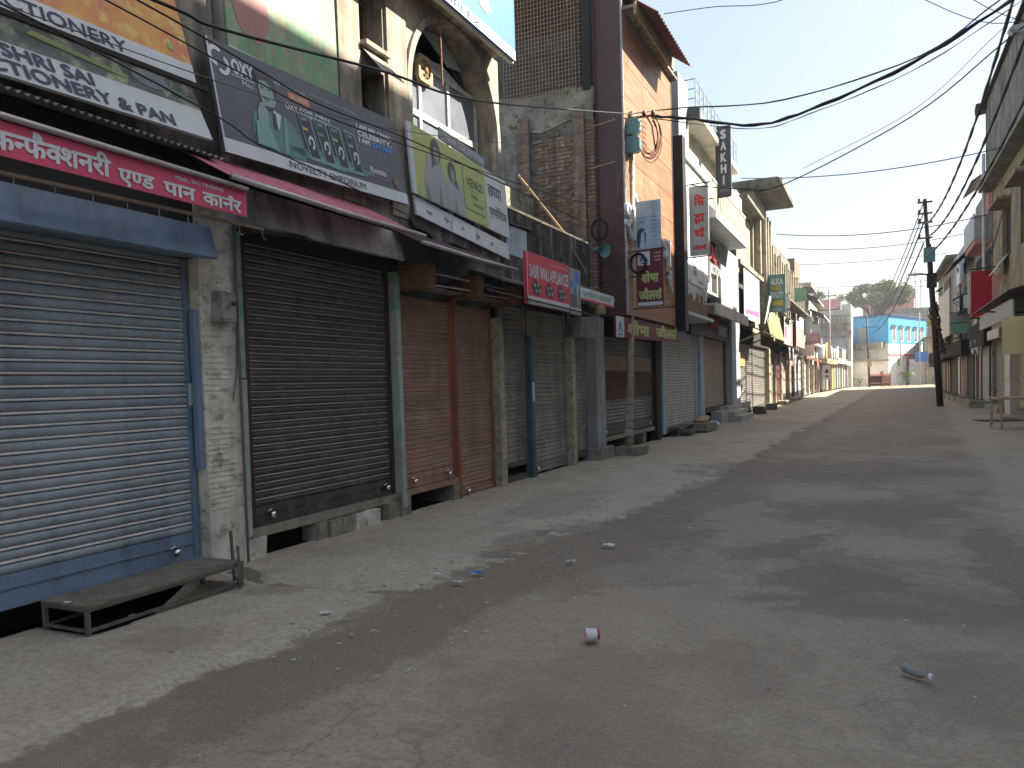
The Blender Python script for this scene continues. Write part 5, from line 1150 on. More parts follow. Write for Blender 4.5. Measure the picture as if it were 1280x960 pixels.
def leaf_cloud(centres, n, size, rng):
    m_ = MB()
    for (cx, cy, cz, r) in centres:
        for _ in range(int(n*r*r)):
            while True:
                p = Vector((rng.uniform(-1,1), rng.uniform(-1,1), rng.uniform(-1,1)))
                if .25 < p.length < 1: break
            p = Vector((cx, cy, cz)) + Vector((p.x*r, p.y*r, p.z*r*.75)); q = Matrix.Rotation(rng.uniform(0, 6.3), 3, 'Z') @ Matrix.Rotation(rng.uniform(-1.2, 1.2), 3, 'X')
            s_ = size*rng.uniform(.6, 1.4); a, b_ = q @ Vector((s_, 0, 0)), q @ Vector((0, s_*.55, 0))
            m_.quad(p-a, p-b_, p+a, p+b_)
    return m_
def tree(name, label, x, y, h, trunk_r, crowns, n, size, leafm, seed):
    rng = random.Random(seed); t = thing(name, label, 'tree', (x, y, 0)); tm = MB()
    tm.tube([(x,y,-.1),(x+.1,y,h*.3),(x-.15,y,h*.6)], [trunk_r*1.3, trunk_r, trunk_r*.75], 10)
    for (cx, cy, cz, r) in crowns:
        tm.tube([(x-.15,y,h*.6),((x*2+cx)/3+rng.uniform(-.3,.3),(y+cy)/2,(h*.6+cz)/2),(cx,cy,cz),(cx+rng.uniform(-.5,.5),cy,cz+r*.6)], [trunk_r*.22,trunk_r*.15,trunk_r*.08,.02], 6)
    tm.ob('trunk', 'bark', t, smooth=True)
    k = len(crowns)*2//3
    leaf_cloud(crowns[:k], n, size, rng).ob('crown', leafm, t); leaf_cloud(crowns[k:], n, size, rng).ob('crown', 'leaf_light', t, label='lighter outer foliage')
    return t
rng = random.Random(11); cr = []
for i in range(34):
    a = rng.uniform(0, 2*PI); rr_ = rng.uniform(.1, 1); cr.append((.1+3.9*rr_*math.cos(a), 131+3.2*rr_*math.sin(a), 13.6+1.9*rng.uniform(-1,1)*(1.1-rr_*.6), rng.uniform(.8,1.5)))
tree('tree', 'tall leafy tree behind the blue building at the street end', -.3, 131, 15, .45, cr, 420, .16, 'leaf', 3)
tree('tree', 'small tree showing above the roofs beyond the tin hoods', -9.5, 92, 11, .25, [(-6.6+rng.uniform(-1.0,1.0), 92+rng.uniform(-1,1), 10.1+rng.uniform(-.9,.9), rng.uniform(.5,.9)) for _ in range(9)], 420, .12, 'leaf', 5)
tree('bush', 'bush behind the balcony roof of the lilac building', -5.5, 135, 13, .2, [(-4.6+rng.uniform(-1.2,1.2), 136, 14+rng.uniform(-.6,.6), rng.uniform(.5,.9)) for _ in range(6)], 120, .16, 'leaf', 6)
for (x, y, n, hh, l_) in ((3.5,109.5,15,2.4,'bright green palm-like plant in front of the blue building'),(-2.0,112,9,1.6,'dark small shrub by the stall'),(6.9,96,12,2.2,'yellowish shrub near the right hand shops at the street end')):
    t = thing('plant', l_, 'plant', (x, y, 0)); m_ = MB(); rg2 = random.Random(int(x*10))
    for i in range(n):
        a = 2*PI*i/n; l = rg2.uniform(.8,1.4)
        m_.add([(x,y,.3),(x+.5*l*math.cos(a)-.09*math.sin(a), y+.5*l*math.sin(a)+.09*math.cos(a), hh*.75),(x+l*math.cos(a),y+l*math.sin(a),hh*rg2.uniform(.35,.7)),(x+.5*l*math.cos(a)+.09*math.sin(a), y+.5*l*math.sin(a)-.09*math.cos(a), hh*.72)], [(0,1,2,3)])
    m_.ob('leaves', 'leaf_palm', t); MB().tube([(x,y,0),(x,y,.8)], .06, 6).ob('stem', 'bark', t)
leaf_cloud([(-6.3,44.5,8.9,.45),(-5.6,46.5,8.8,.3),(-5.6,52.5,8.9,.5),(-5.5,55,8.8,.45)], 260, .08, random.Random(2)).ob('roof_weeds', 'leaf_light', None, kind='stuff', label='dry weeds growing on the ribbed building parapet', cat='weeds')

# ================================================================== LEFT POLE WITH JUNCTION BOXES
t = thing('electricity_pole', 'rusty pale steel pole with two teal junction boxes, nearest on the left', 'pole', (-4.57, 15.2, 0))
MB().tube([(-4.57,15.2,0),(-4.47,15.2,3.4),(-4.36,15.2,6.9)], [.085,.072,.06], 14).ob('shaft', 'pole_metal', t, smooth=True)
MB().prism([(-4.83,14.92,0),(-4.33,14.92,0),(-4.27,15.45,0),(-4.8,15.5,0)], (.04,0,.2)).ob('concrete_foot', 'stone', t)
for z0_, z1_ in ((6.05,6.36),(6.40,6.72)):
    MB().prism([(-4.54,14.97,z0_+.05),(-4.48,14.97,z0_),(-4.22,14.97,z0_),(-4.17,14.97,z0_+.06),(-4.17,14.97,z1_-.06),(-4.22,14.97,z1_),(-4.48,14.97,z1_),(-4.54,14.97,z1_-.05)], (0,.18,0)).ob('junction_box', 'box_teal', t)
MB().bar((-4.65,15.15,6.78),(-3.9,15.15,6.74),.04).tube([(-4.05,15.15,6.74),(-3.95,15.15,6.55),(-3.9,15.2,6.1)], .02, 6).ob('top_arm', 'rusty_iron', t)
for (x, z) in ((-4.5,6.86),(-4.1,6.80),(-3.92,6.78)): MB().tube([(x,15.13,z-.05),(x,15.13,z),(x,15.13,z+.05)], [.03,.045,.03], 8).ob('insulator', 'maroon_metal', t, smooth=True)
for i in range(5): rough_box('pasted_bill', 'paper_pink' , t, -4.63+.012*i, -4.47+.012*i, 15.095, 15.106, .42+i*.16, .56+i*.16, .004)
coil = MB()
for k in range(7):
    cx, cz, r_ = -3.98+.03*random.uniform(-1,1), 6.3+.05*random.uniform(-1,1), .24+.05*random.uniform(-1,1)
    coil.tube([(cx+r_*.8*math.cos(a), 15.05+.03*k*.4, cz+r_*1.6*math.sin(a)) for a in [PI*.35-PI*1.15*i/14 for i in range(15)]], .008, 5)
for k in range(6): coil.tube([(-4.15,15.03,6.65-k*.1),(-4.02,14.98,6.55-k*.1),(-4.12,15.02,6.45-k*.1)], .007, 5)
coil.ob('cable_loops', 'cable_black', None, label='tangle of black cable loops at the top of the left pole', cat='cable', kind=None)
MB().tube([(-4.25+.15*math.cos(a), 15.0, 3.86+.19*math.sin(a)) for a in [2*PI*i/24 for i in range(25)]], .028, 6).ob('cable_ring', 'cable_black', None, label='thick black cable ring hung on the pole at the maroon sign', cat='cable')
s = new_board('banner', 'pale blue cloth notice with a drawn woman tied to the left pole', 'banner', (-4.05, 15.1, 4.1)); p = cross_panel(-4.29,-3.79,15.06,4.14,5.08,.01); p.body('ink_sky' if 0 else 'ink_shade', s); 
p.rect(0,0,.5,.94,'pale_blue', s, 'ground', 1)
for i in range(6): p.text(['\u0938\u0941\u0928\u0939\u0930\u093e \u092e\u094c\u0915\u093e','\u092c\u094d\u092f\u0942\u091f\u0940 \u092a\u093e\u0930\u094d\u0932\u0930','\u092e\u0947\u0939\u0902\u0926\u0940','\u0938\u0902\u092a\u0930\u094d\u0915','\u0938\u093f\u0932\u093e\u0908','\u0915\u0922\u093c\u093e\u0908'][i], [.03,.03,.3,.32,.27,.32][i], .60-i*.075, .03, 'ink_sky', s, a1=[.45,.45,.46,.44,.46,.42][i], lay=3)
p.polys([[(.02,.02),(.0,.25),(.04,.38),(.12,.42),(.18,.38),(.10,.32),(.08,.15),(.06,.02)],[(.16,.36),(.20,.3),(.18,.1),(.165,.1)]], 'ink_navy', s, 'picture', 2)
s = new_board('signboard', 'maroon jeweller sign with lime Hindi letters fixed to the left pole', 'signboard', (-4.05, 15.1, 3.0)); p = cross_panel(-4.31,-3.77,15.08,3.0,4.12,.04); p.body('ink_maroon', s)
p.rect(.03,.82,.28,1.09,'ink_offwhite', s, 'logo_ground', 1); p.polys([[(.06,.9),(.15,1.05),(.25,.9),(.2,.9),(.15,.98),(.11,.9)],[(.07,.85),(.24,.85),(.24,.87),(.07,.87)]], 'ink_purple', s, 'logo', 2)
for i in range(3): p.text(['\u0938\u094b\u0928\u0947','\u091a\u093e\u0902\u0926\u0940','\u0915\u0947'][i], .36, 1.03-i*.07, .03, 'ink_offwhite', s, a1=.50, lay=3)
p.text('\u0936\u094b\u092d\u093e', .10, .48, .19, 'ink_lime', s, a1=.45, bold=.03, cap=.75); p.text('\u091c\u094d\u0935\u0948\u0932\u0930\u094d\u0938', .04, .14, .19, 'ink_lime', s, a1=.51, bold=.03, cap=.75); p.rect(.02,.02,.52,.09,'ink_offwhite', s, 'name_band', 1)
MB().bar((-4.9,15.16,4.11),(-3.75,15.14,4.14),.022).bar((-4.8,15.16,2.98),(-3.45,15.14,2.97),.022).ob('bracket', 'black_pole', s)

# ================================================================== RIGHT ROW
XR = 4.3
def rcore(b, y0, y1, top, mat, X=XR, depth=7): return box('wall', mat, b, X+.25, X+depth, y0, y1, 0, top)
def rskin(b, X, y0, y1, z0, z1, ops, mat, d=.25): m_ = MB(); gridwall(m_, X, y0, y1, z0, z1, ops, d, -1); return m_.ob('street_wall', mat, b)
# buildings beside and behind the viewer: they shade the street
for i, (y0, y1, h, mat, l_) in enumerate(((-22,-12,4.2,'white_wall','white house behind the viewer on the right'),(-12,-2,4.2,'cream_wall','cream house beside the viewer on the right'),(-2,3.5,4.2,'grey_wall','low grey shop on the right beside the viewer'),(3.5,8,7.0,'grey_wall','grey two storey house opposite the confectionery shop'),(8,17,13.5,'cream_wall','cream house opposite the low shops'),(17,24.2,12.8,'white_wall','white plastered house before the yellow building'))):
    b = thing('shop_house', l_, 'building', (XR, (y0+y1)/2, 0)); rcore(b, y0+.02, y1-.02, h, mat)
    ops = [(y0+1+k*2.6, y0+2.3+k*2.6, f0, f0+1.5) for k in range(int((y1-y0-1.4)/2.6)) for f0 in (4.6, 7.9) if f0+1.6 < h]
    rskin(b, XR, y0+.02, y1-.02, 3.2, h, ops, mat)
    for (a, c, e, f0) in ops: window(b, XR, a, c, e, f0, f=-1, mull=2)
    n = int((y1-y0)/3.2)
    for k in range(n): a = y0+.3+k*(y1-y0)/n; shutter(b, a, a+(y1-y0)/n-.6, .2, 2.9, XR+.08, ['grey_slat','blue_slat','rust_slat'][k % 3], 'grey_lip', .09, None, ind=False, side=1); box('pier', mat, b, XR, XR+.25, a-.28, a-.03, 0, 3.2)
    box('balcony_slab', mat, b, XR-.6, XR, y0+1, y1-1, 3.2, 3.35)
# left row continues behind the viewer
b = thing('shop_house', 'plain house behind the viewer on the left', 'building', (-5.1,-14,0)); box('wall', 'cream_wall', b, -12, -5.1, -24, -6.05, 0, 4.2); 
# yellow weathered building
by_ = thing('yellow_building', 'tall weathered yellow building with a grey parapet at the right edge', 'building', (XR, 30, 0)); rcore(by_, 24.3, 36.6, 12.2, 'yellow_old')
opsy = [(32.0,34.0,5.6,7.5),(28.0,30.0,5.6,7.5),(25.3,27,5.6,7.5)]
rskin(by_, XR, 24.3, 36.6, 3.4, 8.7, opsy, 'yellow_old')
for o_ in opsy: window(by_, XR, *o_, f=-1, frame='wood_box', glass='near_black', mull=2); box('window_hood', 'yellow_old', by_, XR-.45, XR, o_[0]-.2, o_[1]+.2, o_[3]+.02, o_[3]+.12)
MB().prism([(XR-.02,33.9,5.7),(XR-.02,32.3,5.7),(XR-.45,32.3,5.1),(XR-.45,33.9,5.1)], (0,0,-.04)).ob('window_leaf', 'pale_green', by_); MB().prism([(XR-.02,34.0,7.3),(XR-.55,34.1,5.2),(XR-.5,34.1,5.2),(XR,34.0,7.3)], (0,.05,0)).ob('window_leaf', 'mould_wall', by_)
box('parapet_wall', 'moss_concrete', by_, XR-.22, XR+.3, 24.3, 36.75, 9.0, 12.2); box('cornice', 'moss_concrete', by_, XR-.5, XR+.3, 24.3, 36.6, 8.72, 9.0)
box('coping', 'near_black', by_, XR-.35, XR+.4, 24.3, 36.9, 12.2, 12.3); rough_box('eave_piece', 'near_black', by_, XR-.55, XR-.2, 36.3, 37.2, 12.0, 12.25, .05)
MB().tube([(XR-.35,36.3,10.2),(XR-.35,36.3,5.0)], .06, 8).ob('drain_pipe', 'white_wall', by_)
for (y0,y1) in ((24.5,25.2),(31.2,32.4)):
    pr_ = box('tiled_pier', 'tile_white', by_, XR-.15, XR+.25, y0, y1, 0, 3.2)
    for z in (.6,1.2,1.8,2.4): box('tile_joint', 'stone', pr_, XR-.153, XR+.2, y0-.003, y1+.002, z, z+.012)
shutter(by_, 25.5, 30.9, .3, 2.9, XR+.1, 'beige_slat', 'grey_lip', .09, None, ind=False, side=1); shutter(by_, 32.8, 36.3, .25, 2.7, XR+.1, 'dark_slat', 'dark_lip', .09, None, ind=False, side=1, label='dark shutter left of the tiled pier')
box('beam', 'yellow_old', by_, XR-.05, XR+.25, 24.3, 36.6, 2.95, 3.4); box('shutter_box', 'tile_white', by_, XR-.25, XR, 33.0, 36.2, 2.75, 3.1); rough_box('doorstep', 'stone', by_, XR-.35, XR+.2, 32.6, 36.2, 0, .22, .02)
t = thing('awning', 'ragged tin and rod canopy over the yellow building shop', 'awning', (XR-.6, 29, 3.5))
MB().prism([(XR,24.5,3.95),(XR-1.1,24.5,3.65),(XR-1.1,32.8,3.6),(XR,32.8,3.9)], (0,0,.03)).ob('tin_sheet', 'brown_metal', t)
for (y, z) in ((24.8,3.4),(28.5,3.3),(32.3,3.35)): MB().bar((XR,y,z),(XR-1.2,y,z+.1),.05).ob('rod', 'black_pole', t)
s, p = hung('name_board', 'pale whitewashed name board below the tin canopy on the right', 'signboard', 25, 32.5, 3.0, 3.5, XR-.9, ['ink_shade'], th=-.04)
s, p = hung('banner', 'striped cream and pink cloth hanging from the canopy end by the red sign', 'banner', 33.0, 33.0, 3.6, 5.0, 3.85, ['ink_salmon'], cross=True, x1=4.4, th=.02); p.polys([[(.1,0),(.2,0),(.4,1.4),(.3,1.4)]], 'ink_paper', s, 'stripe', 1); p.polys([[(.3,0),(.38,0),(.52,1.4),(.46,1.4)]], 'ink_yellow2', s, 'stripe', 1)
s, p = hung('cloth', 'yellow cloth sheet hanging at the far right edge', 'cloth', 24.2, 24.2, 1.95, 2.95, 3.05, ['ink_yellow2'], cross=True, x1=3.8, th=.01)
s, p = hung('hanging_sign', 'plain bright red box sign on the right side', 'hanging sign', 34.5, 34.5, 3.62, 5.38, 3.34, ['ink_redsign'], cross=True, x1=4.07, th=.3)
MB().bar((3.26,34.52,3.75),(3.26,34.52,5.3),.05,.2).ob('light_strip', 'ink_paper', s); MB().bar((3.3,34.6,5.45),(4.4,34.6,5.5),.05).ob('bracket', 'black_pole', s)
def clutter(b, X, y0, y1, f, seed, n=9, zmax=7.5):
    r = random.Random(seed); sg = lambda a, c: (min(a, c), max(a, c))
    for k in range(n):
        y = r.uniform(y0+.3, y1-2); l = r.uniform(.9, 2.6); z = r.uniform(3.2, zmax); d = r.uniform(.3, .8); t_ = r.random()
        if t_ < .35:
            MB().prism([(X,y,z+.3),(X+f*d,y,z),(X+f*d,y+l,z),(X,y+l,z+.3)], (0,0,.03)).ob('tin_hood', r.choice(['brown_metal','corr_old','near_black','blue_paint','galvanised']), b)
            MB().bar((X,y+.1,z-.4),(X+f*d*.9,y+.1,z-.02),.03).bar((X,y+l-.1,z-.4),(X+f*d*.9,y+l-.1,z-.02),.03).ob('hood_prop', 'rusty_iron', b)
        elif t_ < .65:
            x0, x1 = sg(X+f*.02, X+f*.9); h = r.uniform(.5, 1.3)
            box('sign_panel', r.choice(['ink_white','ink_paper','ink_sky','ink_yellow','ink_red','ink_green','ink_shade','ink_maroon']), b, x0, x1, y, y+.06, z, z+h); MB().bar((X,y+.03,z+h+.03),(X+f*.95,y+.03,z+h+.03),.03).ob('bracket', 'black_pole', b)
        elif t_ < .85:
            x0, x1 = sg(X, X+f*.12); h = r.uniform(.5, 1.0)
            box('name_board', r.choice(['ink_white','ink_orange','ink_photo2','ink_pink','ink_sky','ink_paper']), b, x0, x1, y, y+l, z, z+h)
        else:
            x0, x1 = sg(X, X+f*.35); box('cooler_box', 'galvanised', b, x0, x1, y, y+.7, z, z+.6)
    for k in range(3): y = r.uniform(y0, y1); MB().tube([(X+f*.08,y,.3),(X+f*.08,y,zmax)], .05, 6).ob('drain_pipe', r.choice(['white_wall','rusty_iron']), b)
    for k in range(5):
        y = r.uniform(y0+.5, y1-1); MB().prism([(X+f*.25,y,2.95),(X+f*.3,y+r.uniform(.5,1.1),2.95),(X+f*.28,y+.6,2.95-r.uniform(.3,.8)),(X+f*.26,y+.1,2.95-r.uniform(.3,.8))], (f*.01,0,0)).ob('hanging_cloth', r.choice(['ink_paper','ink_salmon','ink_shade','brown_metal']), b)
# further right buildings
def rhouse(name, label, y0, y1, h, mat, X, extras):
    b = thing(name, label, 'building', (X, (y0+y1)/2, 0)); box('wall', mat, b, X, X+7, y0, y1, 0, h); extras(b, X, y0, y1); return b
def ex1(b, X, y0, y1):
    box('balcony_slab', 'pink_wall', b, X-.55, X, y0+.3, y0+4.3, 6.8, 7.0); box('balcony_panel', 'silver_paint', b, X-.6, X-.55, y0+.3, y0+4.3, 7.0, 8.05); box('balcony_side', 'galvanised', b, X-.55, X, y0+.28, y0+.32, 7.0, 7.95)
    MB().prism([(X+.3,y0-.3,9.9),(X-.75,y0-.3,9.2),(X-.75,y0+3,9.2),(X+.3,y0+3,9.9)], (0,0,.05)).ob('tin_roof', 'brown_metal', b); box('red_door', 'ink_redsign', b, X-.03, X, y0+.4, y0+1.6, 7.0, 8.9)
    box('dark_doorway', 'near_black', b, X-.02, X, y0+.2, y1-.3, 4.0, 6.6); box('beam', 'near_black', b, X-.3, X, y0, y1, 2.6, 3.6); shutter(b, y0+.4, y1-.4, .2, 2.6, X-.05, 'silver_paint', 'grey_lip', .1, None, ind=False, side=1)
    rough_box('doorstep', 'stone', b, X-.8, X, y0+.3, y1-.4, 0, .3, .04); pass
rhouse('balcony_house', 'grey house with a red walled upper balcony and tin roof, behind the red sign', 36.9, 42.5, 9.2, 'plaster_old', XR, lambda b, X, a, c: (ex1(b, X, a, c), clutter(b, X, a, c, -1, 3, 4, 6)))
def ex2(b, X, y0, y1):
    MB().prism([(X,y0,7.6),(X-1.0,y0,6.6),(X-1.0,y0+5,6.6),(X,y0+5,7.6)], (0,0,.06)).ob('tin_roof', 'mould_wall', b); box('awning_panel', 'ink_paper', b, X-.95, X-.88, y0+2, y0+9, 3.4, 5.8); box('beam', 'near_black', b, X-.6, X, y0, y1, 2.4, 3.1)
    for k in range(4): a = y0+.4+k*2.8; box('door_leaf', ['dark_wall','maroon_metal','tile_white','stone_dark'][k], b, X-.06, X, a, a+2.2, .2, 2.5); rough_box('doorstep', 'stone', b, X-.7, X, a, a+2.0, 0, .28, .05)
    for k in range(3): window(b, X-.01, y0+1+k*3.3, y0+2.4+k*3.3, 4.4, 6.2, f=-1, d=-.02)
rhouse('plastered_house', 'grey house with a slanting panel and dark sagging awnings on the right', 42.6, 54, 8.3, 'grey_wall', XR, lambda b, X, a, c: (ex2(b, X, a, c), clutter(b, X, a, c, -1, 5, 10, 7.2)))
def ex3(b, X, y0, y1):
    box('brick_panel', 'brick', b, X-.02, X, y0+3, y0+7, 4.4, 7.2); box('beam', 'near_black', b, X-.7, X, y0, y1, 2.3, 3.0); box('red_board', 'ink_red', b, X-.9, X-.8, y0+2, y0+7, 3.1, 5.0); box('roof_slab', 'moss_concrete', b, X-.5, X+7, y0, y1, 8.5, 8.7)
    for k in range(4): a = y0+.4+k*3.3; box('door_leaf', ['dark_wall','tile_white','maroon_metal','dark_wall'][k], b, X-.05, X, a, a+2.6, .2, 2.3)
rhouse('brick_patch_house', 'pale house with an exposed brick patch, beyond the grey one on the right', 54.1, 68, 8.5, 'cement_render', XR+.1, lambda b, X, a, c: (ex3(b, X, a, c), clutter(b, X, a, c, -1, 8, 12, 7.6)))
def ex4(b, X, y0, y1):
    box('beam', 'near_black', b, X-.6, X, y0, y1, 2.2, 2.9); box('roof_slab', 'moss_concrete', b, X-.4, X+7, y0, y1, 8.0, 8.2)
    for k in range(6): a = y0+.5+k*4.2; box('door_leaf', 'white_wall', b, X-.05, X, a, a+3, .2, 2.2); window(b, X-.01, a, a+2, 4.2, 5.8, f=-1, d=-.02)
rhouse('shading_house', 'pale house added to shade the far road, set back last on the right before the open corner', 68.1, 97, 8.0, 'white_wall', 5.9, ex4)  # mostly hidden house, added and sized to shade the far road
# stone steps and rubble near right shops
for i, (x, y) in enumerate(((3.7,38.5),(3.6,41.8),(3.65,45.5),(3.6,50.2),(3.7,56))): rough_box('step_block', 'stone_dark', None, x, x+.6, y, y+1.3, .02, .3, .05, label=['low stone step before the dark shutter','second stone step on the right side','third stone step on the right side','fourth stone step along the right side','farthest stone step on the right side'][i], cat='stone block', group='stone steps along the right shops')
# ---- right pole
t = pole('electricity_pole', 'dark slender leaning pole with teal box and lamp arm on the right', 2.62, 39.7, 9.35, .14, .10, 'black_pole', (-.55, 0))
box('junction_box', 'box_teal', t, 1.98, 2.44, 39.4, 39.6, 6.5, 7.15)
lm = MB().tube([(2.2,39.6,5.95),(1.9,39.6,6.0)], .04, 8).box(1.35,1.95,39.52,39.68,5.97,6.05).ob('street_lamp_head', 'galvanised', t); MB().box(2.1,2.5,39.5,39.62,5.35,6.0).ob('lamp_bracket', 'black_pole', t)
for z in (7.6,8.3,8.7,9.2): MB().bar((1.75,39.6,z),(2.35,39.6,z),.07).ob('crossarm', 'black_pole', t)
for z in (7.68,8.38,8.78,9.28): MB().tube([(1.82,39.6,z-.05),(1.82,39.6,z+.1)], .05, 8).ob('insulator', 'maroon_metal', t)
ct = MB(); r5 = random.Random(8)
for k in range(22):
    z = 4.6-k*.1; ct.tube([(2.42+k*.008+.13*math.cos(a)+r5.uniform(-.05,.05), 39.65+.16*math.sin(a), z+r5.uniform(-.12,.12)) for a in [2*PI*i/7 for i in range(8)]], .03, 5)
for k in range(9): ct.tube([(2.4,39.5,4.6),(2.25+r5.uniform(-.1,.2),39.4,4.2+r5.uniform(-.3,.3)),(2.5,39.4,3.6),(2.75+r5.uniform(-.1,.1),39.4,2.4+r5.uniform(-.2,.5))], .035, 5)
ct.ob('cable_bundle', 'brown_metal', None, label='thick clump of old cables tied round the right pole', cat='cable')

# ---- pole just outside the frame on the right with its lamp reaching in
t = pole('street_lamp_pole', 'lamp pole outside the right edge whose lamp head reaches into the top right corner', 3.3, 18, 9.4, .12, .09, 'black_pole')
MB().tube([(3.28,18,7.9),(2.8,18,8.08),(2.62,18,8.12)], .03, 8).ob('lamp_arm', 'galvanised', t)
MB().prism([(2.37,17.93,8.10),(2.43,17.93,8.17),(2.85,17.93,8.2),(2.85,17.93,8.06),(2.45,17.93,8.02)], (0,.18,0)).ob('lamp_head', 'galvanised', t); MB().box(2.44,2.8,17.95,18.09,8.035,8.05).ob('lamp_lens', 'ink_white', t)

clutter(b8, -5.0, 43, 61, 1, 21, 12, 6.5); clutter(b9, -5.0, 63, 78, 1, 22, 10, 6.0)
# ================================================================== CABLES
def cable(label, pts, r, mat='cable_black', sag=0, n=24, wob=0, group=None):
    if len(pts) == 2:
        a, b_ = map(Vector, pts); pts = [a.lerp(b_, i/n) - Vector((0,0,4*sag*(i/n)*(1-i/n))) for i in range(n+1)]
    else:
        P = [Vector(p) for p in pts]; P = [2*P[0]-P[1]] + P + [2*P[-1]-P[-2]]; out = []
        for i in range(1, len(P)-2):
            for k in range(6):
                t = k/6; out.append(.5*((2*P[i])+(-P[i-1]+P[i+1])*t+(2*P[i-1]-5*P[i]+4*P[i+1]-P[i+2])*t*t+(-P[i-1]+3*P[i]-3*P[i+1]+P[i+2])*t**3))
        pts = out+[P[-2]]
    rs = [r*(1+wob*.5*math.sin(i*1.7)) for i in range(len(pts))]
    if wob: pts = [p+Vector((0, 0, wob*r*.6*math.sin(i*2.1))) for i, p in enumerate(pts)]
    return MB().tube(pts, rs, 6, False).ob('cable', mat, None, label=label, cat='cable', group=group, smooth=True)
GC = 'overhead cables'
cable('heavy cable running along the boards up to the arched window', [(-4.1,1.5,3.8),(-4.1,3.62,4.01),(-4.1,4.13,4.05),(-4.1,6.09,4.45),(-4.1,7.28,4.63),(-4.15,8.91,5.04),(-4.2,11.98,5.91),(-4.33,15.1,6.82)], .012, group=GC)
cable('upper thin wire of the three that cross the OXY billboard', [(-4.2,2.0,4.03),(-4.2,3.51,4.01),(-4.2,4.53,3.95),(-4.2,5.27,3.91),(-4.2,6.77,4.0),(-4.2,9.05,4.04),(-4.3,15,4.2)], .007, group=GC)
cable('middle thin wire crossing the OXY billboard', [(-4.25,2.0,3.98),(-4.25,3.33,3.94),(-4.25,4.58,3.88),(-4.25,5.54,3.87),(-4.25,7.5,4.02),(-4.25,10.85,4.31),(-4.4,15.1,4.9)], .006, group=GC)
cable('faint wire passing over the VENUS board to the brick wall', [(-4.4,2.4,3.7),(-4.4,3.58,3.77),(-4.4,4.74,3.86),(-4.4,5.52,3.96),(-4.4,6.94,4.19),(-4.4,9.52,4.75)], .004, 'cable_grey', group=GC)
cable('lowest wire dipping across the SHRI SAI board', [(-4.3,1.8,3.7),(-4.3,2.85,3.66),(-4.3,4.21,3.52),(-4.3,4.61,3.43),(-4.3,5.36,3.39),(-4.5,7.0,3.36)], .006, group=GC)
cable('thick twisted bundle from the left pole to the top right corner', [(-3.95,15.13,6.72),(-3.3,15.3,6.62),(-2.1,15.7,6.40),(-1.05,15.2,6.35),(.55,14.0,6.42),(1.85,14.0,7.06),(3.3,17.9,9.1)], .028, wob=.5, group=GC)
cable('thin strand twined under the thick bundle', [(-3.95,15.13,6.68),(-2.1,15.7,6.33),(-1.05,15.2,6.28),(.55,14.0,6.30),(1.85,14.0,6.95),(3.3,17.9,9.0)], .008, wob=.8, group=GC)
cable('long cable from the left pole rising over the sky', [(-4.3,15.1,6.83),(-3.53,16,7.08),(-1.57,16,6.88),(.77,16,7.23),(2.0,16,7.93),(3.3,18,9.2)], .014, wob=.3, group=GC)
cable('cable from the hanging sign up to the street lamp', [(-4.36,20.3,6.58),(-3.0,20,6.24),(-1.98,20,6.21),(.75,19,7.06),(2.3,18,7.9),(3.3,18,8.6)], .014, group=GC)
cable('thin line just above the lamp cable', [(-1.5,19.5,6.4),(.8,19,7.2),(2.2,18,8.1),(3.3,18,9.0)], .006, group=GC)
cable('short thin wire near the top centre of the sky', [(-3.87,16,9.04),(-2.9,16,8.95),(-1.47,16,8.78),(.4,16,9.4)], .008, group=GC)
cable('thin wire slanting down from the top edge to the lamp', [(.3,16,8.7),(.85,16,8.2),(1.9,16,7.55),(3.3,18,8.3)], .007, group=GC)
cable('another thin wire in the top right corner', [(1.0,15,8.1),(1.75,15,7.4),(2.6,15.5,7.1)], .006, group=GC)
for i, (z0_, x1, z1_, sg) in enumerate(((8.35,2.55,9.0,.9),(7.75,2.75,8.2,.85),(6.9,2.9,7.3,.55))):
    cable(['left','middle','right'][i]+' one of three twisted cables rising to the right pole', [(2.05,39.6,z0_-.15),(x1,18,z1_)], .034, sag=sg, n=60, wob=.5, group='twisted cables to the right pole')
for i, (z0_, z1_, x1) in enumerate(((9.2,8.9,-.9),(8.75,8.3,-.7),(8.3,7.9,-.5),(7.4,7.0,-.6))):
    cable(['topmost','second','third','lowest'][i]+' wire strung between the right pole and the far dark pole', [(2.0,39.7,z0_),(x1,108,z1_)], .035 if i > 1 else .025, sag=1.2, n=30, group='wires to the far pole')
for i, (y, z, x0, x1) in enumerate(((60,9.7,-5.0,4.6),(75,9.6,-5,4.8),(95,11.2,-4.6,5.5),(45,8.6,-4.3,4.3),(30,9.0,-4.5,4.4),(34,7.5,-3.7,3.9))):
    cable(['cross-street wire nearer than the tin hoods','cross-street wire near the far hood','farthest wire crossing the street','cross-street wire beyond the roof slab','sagging wire from the showroom to the right parapet','low wire from the roof slab to the right'][i], [(x0,y,z),(x1,y,z-.1)], .018, 'cable_grey', sag=.35 if y < 50 else .15, group='wires crossing the street')
cable('wire from the brick wall to the left pole', [(-5.0,14.6,4.9),(-4.5,15.1,5.0)], .006, 'cable_grey', sag=.03, group=GC); cable('dark stay from the brown cladding to the left pole', [(-5.02,14.75,3.5),(-4.3,15.1,3.62)], .014, sag=0, group=GC)
cable('pair of loose wires down the brown cladding', [(-4.5,14.7,5.6),(-4.6,14.7,4.9),(-4.75,14.65,4.2),(-4.95,14.6,3.6)], .006, 'cable_grey', group=GC)

